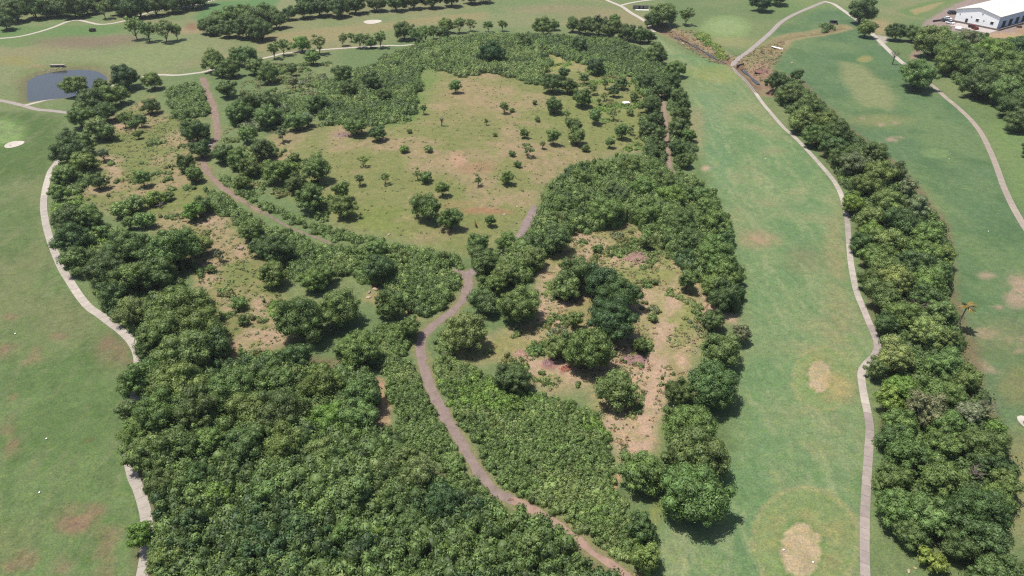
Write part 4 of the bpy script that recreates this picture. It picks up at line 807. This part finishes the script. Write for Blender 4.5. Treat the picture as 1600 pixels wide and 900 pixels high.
x, y, z = g1(978,163); o = tag(empty('stone_table', (x, y, z), .3), 'white slab on a block in the hill meadow', 'slab'); MB().box((0, 0, .9), (3.0, 2.2, .2)).build('top', M['white'], o); MB().box((0, 0, .4), (1.5, 1.1, .8)).build('block', M['stone'], o).color = (*G(190,182,170), 1)
x, y, z = g1(329,231); o = tag(empty('notice_board', (x, y, z), .3), 'white board on posts beside the upper dirt track', 'board'); MB().box((0, 0, 1.0), (1.5, .08, .9)).build('panel', M['white'], o)
for q in (-.6, .6): MB().box((q, .1, .7), (.09, .09, 1.5)).build('post', M['bark'], o)
def marker(px, py, label, group, s=.16):
    x, y, z = g1(px, py); o = tag(empty('tee_marker', (x, y, z)), label, 'marker', group); MB().tube([(0, 0, -.05), (0, 0, s*.7)], [s*.25, s*.25], 8).build('peg', M['white'], o); MB().tube([(0, 0, s*.6), (0, 0, s*.9), (0, 0, s*1.5), (0, 0, s*1.8)], [s*.5, s, s, s*.45], 12).build('cap', M['white'], o)
for a, b, lb in [(1224,860,'white tee marker at the outer rim of the near dry teeing oval'),(1270,879,'white tee marker at the path side of the near dry teeing oval'),(1483,249,'white marker on the eastern fairway above the belt'),(1544,362,'white marker on the eastern fairway beside the bending path'),(24,522,'white marker between brown scars on the western fairway'),(73,686,'white marker on the plain western turf'),(62,770,'white marker by the large brown scar'),(1196,249,'white marker on the broad fairway near its upper bend')]: marker(a, b, lb, 'white course markers')

# a chestnut horse grazing range on the meadow, seen from behind
def horse(px, py, label):
    x, y, z = g1(px, py); V = []; E = []; R = []
    def chain(pts, start=None):
        pr = start
        for p, r in pts:
            V.append(p); R.append(r); k = len(V)-1
            if pr is not None: E.append((pr, k))
            pr = k
        return pr
    chain([((0, -.75, 1.2), (.27, .30)), ((0, -.35, 1.18), (.28, .33)), ((0, .15, 1.15), (.27, .33)), ((0, .6, 1.2), (.24, .32))])
    chain([((0, .85, 1.45), (.14, .22)), ((0, 1.05, 1.75), (.10, .15)), ((0, 1.2, 1.85), (.10, .12)), ((0, 1.55, 1.6), (.06, .07))], 3)
    for s in (-1, 1):
        chain([((s*.17, -.72, .95), (.14, .18)), ((s*.18, -.62, .72), (.09, .11)), ((s*.18, -.86, .46), (.055, .065)), ((s*.18, -.82, .12), (.045, .05)), ((s*.18, -.77, .02), (.06, .08))], 0)
        chain([((s*.16, .58, .85), (.11, .13)), ((s*.16, .6, .5), (.06, .07)), ((s*.16, .57, .12), (.045, .05)), ((s*.16, .62, .02), (.06, .08))], 3)
        chain([((s*.09, 1.13, 1.98), (.03, .03)), ((s*.1, 1.14, 2.08), (.012, .012))], 6)
    me = bpy.data.meshes.new('body'); me.from_pydata(V, E, []); me.materials.append(M['fur']); o = tag(empty('horse', (x, y, z), .25), label, 'horse'); b = bpy.data.objects.new('body', me); C.objects.link(b); b.parent = o
    md = b.modifiers.new('skin', 'SKIN'); b.modifiers.new('sub', 'SUBSURF').levels = 1
    for i, sv in enumerate(me.skin_vertices[0].data): sv.radius = R[i]; sv.use_root = i == 0
    MB().tube([(0, -1.0, 1.35), (0, -1.15, 1.1), (0, -1.15, .6)], [.05, .08, .03], 6).build('tail', M['dark'], o); MB().tube([(0, .8, 1.66), (0, .98, 1.92), (0, 1.1, 2.02)], [.05, .06, .03], 6).build('mane', M['dark'], o)
horse(743.5,354.5,'chestnut horse standing on the dry meadow')

# ------------------------------------------------------------------ culverts, headwalls, plank
def arch_culvert(px, py, rz, span, rise, label, c=(150,134,130), depth=2.2, dz=-1.9, cap=False):
    x, y, z = g1(px, py); o = tag(empty('stone_culvert', (x, y, z+dz), rz), label, 'culvert'); n = 10; a0 = [(math.cos(math.pi*i/n)*span/2, math.sin(math.pi*i/n)*rise) for i in range(n+1)]; W = span*.5+1.2; T_ = rise+.55
    V = []; F = []
    for yy in (0, .45):
        for (u, v) in a0: V.append((u, yy, v))
        for (u, v) in a0: V.append((max(-W, min(W, u*2.2)), yy, T_))
    q = n+1
    for i in range(n):
        F += [(i, i+1, q+i+1, q+i), (2*q+i+1, 2*q+i, 3*q+i, 3*q+i+1), (i+1, i, 2*q+i, 2*q+i+1), (q+i, q+i+1, 3*q+i+1, 3*q+i)]
    F += [(0, q, 3*q, 2*q), (q-1, 2*q-1+2*q-q, 3*q-1, 2*q-1)][:1]
    mesh_obj('headwall', V, F, M['stone'], o).color = (*G(*c), 1)
    for s in (-1, 1): MB().box((s*(span/2+.62), .22, T_/2-.4), (1.1, .44, T_+.7)).build('pier', M['stone'], o).color = (*G(*c), 1)
    V = []; F = []
    for yy in (.1, depth):
        for (u, v) in a0: V.append((u*.99, yy, v*.99))
    for i in range(n): F.append((i, q+i, q+i+1, i+1))
    F.append(tuple(q+i for i in range(q))); mesh_obj('barrel', V, F, M['dark'], o)
    if cap: MB().box((0, depth/2, T_+.12), (2*W+.3, depth+.5, .22)).build('cap', M['stone'], o).color = (*G(*c), 1)
arch_culvert(1157.5,100.5,math.radians(38),4.0,1.7,'dark arched culvert under the cart path bend',(150,136,136)); arch_culvert(90,105,math.radians(4),5.2,1.5,'low dark culvert mouth with pale rim above the pond',(206,196,180),1.4,-1.0,True)
x, y, z = g1(1002,15); o = tag(empty('concrete_headwall', (x, y, z-.6), math.radians(-3)), 'white concrete headwall with two square openings', 'headwall')
for q in (-4.2, 0, 3.4): MB().box((q+.2, 1.5, 1.4), ((4.2, 1.6, 3.2)[(q > -1)+(q > 1)], .5, 2.8)).build('pier', M['stone'], o).color = (*G(196,186,176), 1)
MB().box((0, 1.5, 3.05), (11.5, .55, .5)).build('lintel', M['stone'], o).color = (*G(188,178,170), 1); MB().box((0, 2.1, 1.4), (9, .1, 2.6)).build('opening', M['dark'], o); MB().box((.5, -1.4, .5), (9.5, 1.6, .45)).build('apron', M['white'], o)
x, y, z = g1(1214.5,77); o = tag(empty('plank_bridge', (x, y, z+.9), math.radians(-52)), 'white plank laid across the dry ditch', 'plank bridge')
for q in (-.32, .32): MB().box((0, q, 0), (8.0, .58, .16)).build('plank', M['white'], o)
for q in (-3.6, 3.6): MB().box((q, 0, -.55), (.5, 1.5, .95)).build('footing', M['stone'], o).color = (*G(170,160,150), 1)
x, y, z = g1(1302,37); o = tag(empty('concrete_basin', (x, y, z), math.radians(-20)), 'dark concrete basin at the head of the ditch', 'basin')
for c_, d_ in (((0, 2.4, .7), (5.0, .4, 1.6)), ((2.3, 0, .7), (.4, 4.4, 1.6)), ((-2.3, .4, .6), (.4, 3.6, 1.4))): MB().box(c_, d_).build('wall', M['stone'], o).color = (*G(92,84,88), 1)
MB().box((0, .3, .05), (4.3, 3.8, .1)).build('floor_slab', M['dark'], o); MB().box((.6, 2.0, 1.75), (3.2, 1.6, .15)).build('cover', M['stone'], o).color = (*G(120,108,112), 1)

# ------------------------------------------------------------------ vehicles
def car(px, py, rz, label, c, pickup=False, s=1.0, wz=None):
    x, y, z = g1(px, py); o = tag(empty('parked_car' if not pickup else 'pickup_truck', (x, y, z+.05), rz, s), label, 'car' if not pickup else 'pickup')
    L, W = 4.7, 1.85; prof = [(-2.3,.35),(-2.35,.8),(-2.2,1.0),(2.25,.9),(2.35,.65),(2.3,.35)]; V = [(u, sgn*W/2, v) for sgn in (-1, 1) for u, v in prof]; n = len(prof)
    F = [tuple(range(n)), tuple(range(2*n-1, n-1, -1))]+[(i, n+i, n+(i+1) % n, (i+1) % n) for i in range(n)]; mesh_obj('body', V, F, M['paint'], o).color = (*c, 1)
    a, b = (-2.1, 1.2) if not pickup else (-.2, 1.2)
    V = [(a, -W*.47, .98), (b, -W*.47, .94), (b, W*.47, .94), (a, W*.47, .98), (a+.25, -W*.38, 1.58), (b-.75, -W*.38, 1.58), (b-.75, W*.38, 1.58), (a+.25, W*.38, 1.58)]
    mesh_obj('window', V, [(0,1,5,4),(1,2,6,5),(2,3,7,6),(3,0,4,7)], M['glass'], o); MB().box(((a+b-.5)/2, 0, 1.61), (b-a-.9, W*.78, .07)).build('roof', M['paint'], o).color = (*c, 1)
    if pickup: MB().box((-1.25, 0, 1.02), (1.9, 1.5, .06)).build('load_bed', M['dark'], o)
    for u in (-1.45, 1.45):
        for sgn in (-1, 1):
            w = MB().wheel((u, sgn*W*.46, .34), .34, .24, (0, 1, 0)).build('wheel', M['tyre'], o); MB().wheel((u, sgn*W*.53, .34), .18, .1, (0, 1, 0), 10).build('hub', M['paint'], w).color = (.4, .4, .4, 1)
    for sgn in (-1, 1): MB().box((2.3, sgn*.65, .72), (.08, .35, .16)).build('headlight', M['white'], o)
    return o
# ------------------------------------------------------------------ the white warehouse and its yard
Aw = Vector((*g1(1491,32)[:2], 0)); Bw = Vector((*g1(1557,45)[:2], 0)); ux = (Bw-Aw); Wd = ux.length; ux.normalize(); ang = math.atan2(ux.y, ux.x); Ln = Wd*1.9
zc = max(hz(*(Aw+ux*t*Wd)[:2]) for t in (0, .5, 1)); bld = tag(empty('warehouse', (Aw.x, Aw.y, zc+.05), ang), 'long white gabled warehouse with a cream roof beyond the trees', 'warehouse'); EH, RH = 7.4, 10.6
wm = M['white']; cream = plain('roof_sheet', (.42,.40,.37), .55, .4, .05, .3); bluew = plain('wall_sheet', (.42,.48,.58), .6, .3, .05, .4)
def wall_quad(name, P, th, mat): 
    P = [Vector(p) for p in P]; nn = (P[1]-P[0]).cross(P[2]-P[0]).normalized()*th; V = P+[p-nn for p in P]; k = len(P)
    return mesh_obj(name, V, [tuple(range(k)), tuple(range(2*k-1, k-1, -1))]+[(i, k+i, k+(i+1) % k, (i+1) % k)[::-1] for i in range(k)], mat, bld)
wall_quad('gable_wall', [(0, 0, -1), (Wd, 0, -1), (Wd, 0, EH), (Wd/2, 0, RH), (0, 0, EH)], .3, wm)
wall_quad('gable_wall', [(Wd, Ln, -1), (0, Ln, -1), (0, Ln, EH), (Wd/2, Ln, RH), (Wd, Ln, EH)], .3, wm)
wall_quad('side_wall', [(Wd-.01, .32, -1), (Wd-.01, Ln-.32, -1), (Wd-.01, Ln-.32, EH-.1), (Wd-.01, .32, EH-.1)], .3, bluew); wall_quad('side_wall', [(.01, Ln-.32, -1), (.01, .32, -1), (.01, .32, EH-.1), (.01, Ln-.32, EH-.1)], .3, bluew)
for s in (0, 1):
    n = 14
    for k in range(n):       # roof sheets, eaves to ridge
        y0, y1 = -.6+(Ln+1.2)*k/n, -.6+(Ln+1.2)*(k+1)/n-.04; e = -.7 if s == 0 else Wd+.7; ez = EH-.7*(RH-EH)/(Wd/2); zz = .12+.03*(k % 2)
        P = [(e, y0, ez+zz), (Wd/2, y0, RH+zz), (Wd/2, y1, RH+zz), (e, y1, ez+zz)]
        wall_quad('roof_sheet', P if s else P[::-1], .1, cream)
MB().box((Wd/2, Ln/2, RH+.24), (.9, Ln+1.3, .14)).build('ridge_cap', M['white'], bld)
for (u, v, a, b) in ((Wd*.52, 2.9, 1.9, 1.6), (Wd*.86, 2.9, 1.9, 1.6)):
    w = MB().box((u, -.06, v), (a+.3, .1, b+.3)).build('window', M['white'], bld); MB().box((u, -.13, v), (a, .06, b)).build('pane', M['glass'], w)
d_ = MB().box((Wd*.28, -.06, 1.3), (1.6, .1, 2.6)).build('door', M['dark'], bld); MB().box((Wd*.28+.5, -.14, 1.3), (.1, .08, .3)).build('handle', M['white'], d_)
for (u, v) in ((Wd*.09, 4.6), (Wd*.37, 4.2), (Wd*.67, 3.2), (Wd*.60, 7.2)): MB().box((u, -.08, v), (.7, .14, .6)).build('vent', M['stone'], bld).color = (*G(170,172,176), 1)
for k in range(5): MB().box((Wd+.06, 8+k*Ln/6, 2.0), (.12, 4.2, 4.0)).build('roller_door', M['dark'], bld)
def wpt(u, v): q = Aw+ux*u+Vector((-ux.y, ux.x, 0))*v; return (q.x, q.y)
def low_wall(P, hgt, label, c):
    o = tag(empty('retaining_wall', (*P[0], hz(*P[0]))), label, 'wall'); z0 = hz(*P[0])
    for a, b in zip(P[:-1], P[1:]):
        d = math.hypot(b[0]-a[0], b[1]-a[1]); m_ = ((a[0]+b[0])/2-P[0][0], (a[1]+b[1])/2-P[0][1]); MB().box((*m_, hgt/2-.3), (d-.02, .5, hgt+.6), math.atan2(b[1]-a[1], b[0]-a[0])).build('wall_section', M['stone'], o).color = (*G(*c), 1)
low_wall([wpt(-1, -4), wpt(Wd*.5, -4), wpt(Wd+3.5, -4.3), wpt(Wd+3.5, 20), wpt(Wd+3.5, Ln)], 1.1, 'low concrete wall round the front of the warehouse', (176,164,156))
low_wall([wpt(-6, -16), wpt(-4, -7), wpt(-1.5, -4.4)], 1.2, 'short dark wall stepping down from the warehouse corner', (120,112,112))
slab_ = struct(mesh_obj('yard_slab', [(*q, hz(*q)+.12) for q in (wpt(5, -16), wpt(Wd+3, -16), wpt(Wd+2.9, -4.9), wpt(5, -4.6))], [(0, 1, 2, 3)], M['concrete']), 'pale concrete apron in front of the warehouse', cat='yard'); slab_.color = (*G(232,218,210), 1)
car(1488,22,ang+1.15,'large black car parked at the warehouse corner',(.02,.02,.022),False,1.5); car(1477,34,ang+.15,'dark grey car parked on the warehouse drive',(.03,.03,.032),False,1.25); car(1484,37,ang-.1,'white pickup beside the grey car on the warehouse drive',(.75,.75,.74),True,1.2); car(1481,30,ang+.2,'small white car behind the grey car',(.78,.78,.77),False,1.0)
def tractor(px, py, rz, label, c, s=1.0):
    x, y, z = g1(px, py); o = tag(empty('ride_on_mower', (x, y, z+.14), rz, s), label, 'mower'); MB().box((.6, 0, .85), (1.5, .8, .7), 0, .85).build('bonnet', M['paint'], o).color = (*c, 1); MB().box((-.5, 0, .6), (1.4, 1.1, .35)).build('chassis', M['dark'], o)
    MB().box((-.6, 0, .95), (.5, .55, .14)).box((-.85, 0, 1.25), (.12, .55, .5)).build('seat', M['paint'], o).color = (*(np.array(c)*.5), 1); MB().tube([(-.05, 0, 1.1), (-.2, 0, 1.35)], [.03, .2], 10).build('steering_wheel', M['dark'], o); MB().box((.1, 0, .3), (1.3, 1.9, .25)).build('cutting_deck', M['paint'], o).color = (*c, 1)
    for u, r_, w_ in ((-.75, .5, .35), (.95, .34, .25)):
        for sg in (-1, 1): MB().wheel((u, sg*.72, r_), r_, w_, (0, 1, 0)).build('wheel', M['tyre'], o)
red = tuple(G(190,60,50)); tractor(1517,43,ang+.6,'red mower nearer the warehouse door on the pale apron',red,1.5); tractor(1523,46,ang-.3,'red mower at the outer rim of the pale apron',red,1.5); tractor(145,49,.2,'dark mower standing on the far western fairway',tuple(G(112,80,64)),1.5)
x, y, z = g1(1497,47); o = tag(empty('storage_tank', (x, y, z), ang), 'white rounded tank half hidden by trees at the yard', 'tank'); MB().tube([(-2, 0, 1.1), (-1.7, 0, 1.1), (1.7, 0, 1.1), (2, 0, 1.1)], [.6, 1.1, 1.1, .6], 18).build('shell', M['white'], o, True)
for q in (-1.1, 1.1): MB().box((q, 0, .25), (.3, 1.6, .5)).build('saddle', M['stone'], o).color = (*G(150,150,150), 1)
def lumber(px, py, c, label):
    x, y, z = g1(px, py); o = tag(empty('pallet_stack', (x, y, z+.1), ang+.2), label, 'pallets')
    for k in range(5): MB().box((.1*(k % 2), .05*k, .12+.22*k), (2.8, 2.2, .18)).build('pallet', M['bark'], o)
lumber(1597,27,None,'stacked brown pallets behind the warehouse wall'); lumber(1592,43,None,'lower stack of brown pallets at the earth bank')
# ------------------------------------------------------------------ thin haze in the air
hm = bpy.data.materials.new('thin_haze'); hm.use_nodes = True; hn = hm.node_tree.nodes; hn.remove(hn['Principled BSDF'])
pv = hn.new('ShaderNodeVolumePrincipled'); pv.inputs['Color'].default_value = (.86, .9, .96, 1); pv.inputs['Density'].default_value = .00006; pv.inputs['Anisotropy'].default_value = .2
hm.node_tree.links.new(pv.outputs[0], hn['Material Output'].inputs['Volume'])
hb = MB(); hb.box((0, 2450, 58), (8600, 5900, 132)); hz_o = hb.build('haze', hm); hz_o['kind'] = 'stuff'; hz_o['label'] = 'thin pale haze lying over the whole course'
print('TREES', len(PLACED), 'FOLIAGE TRIS', TRIS[0], 'GROUND', GROUND_TRIS)
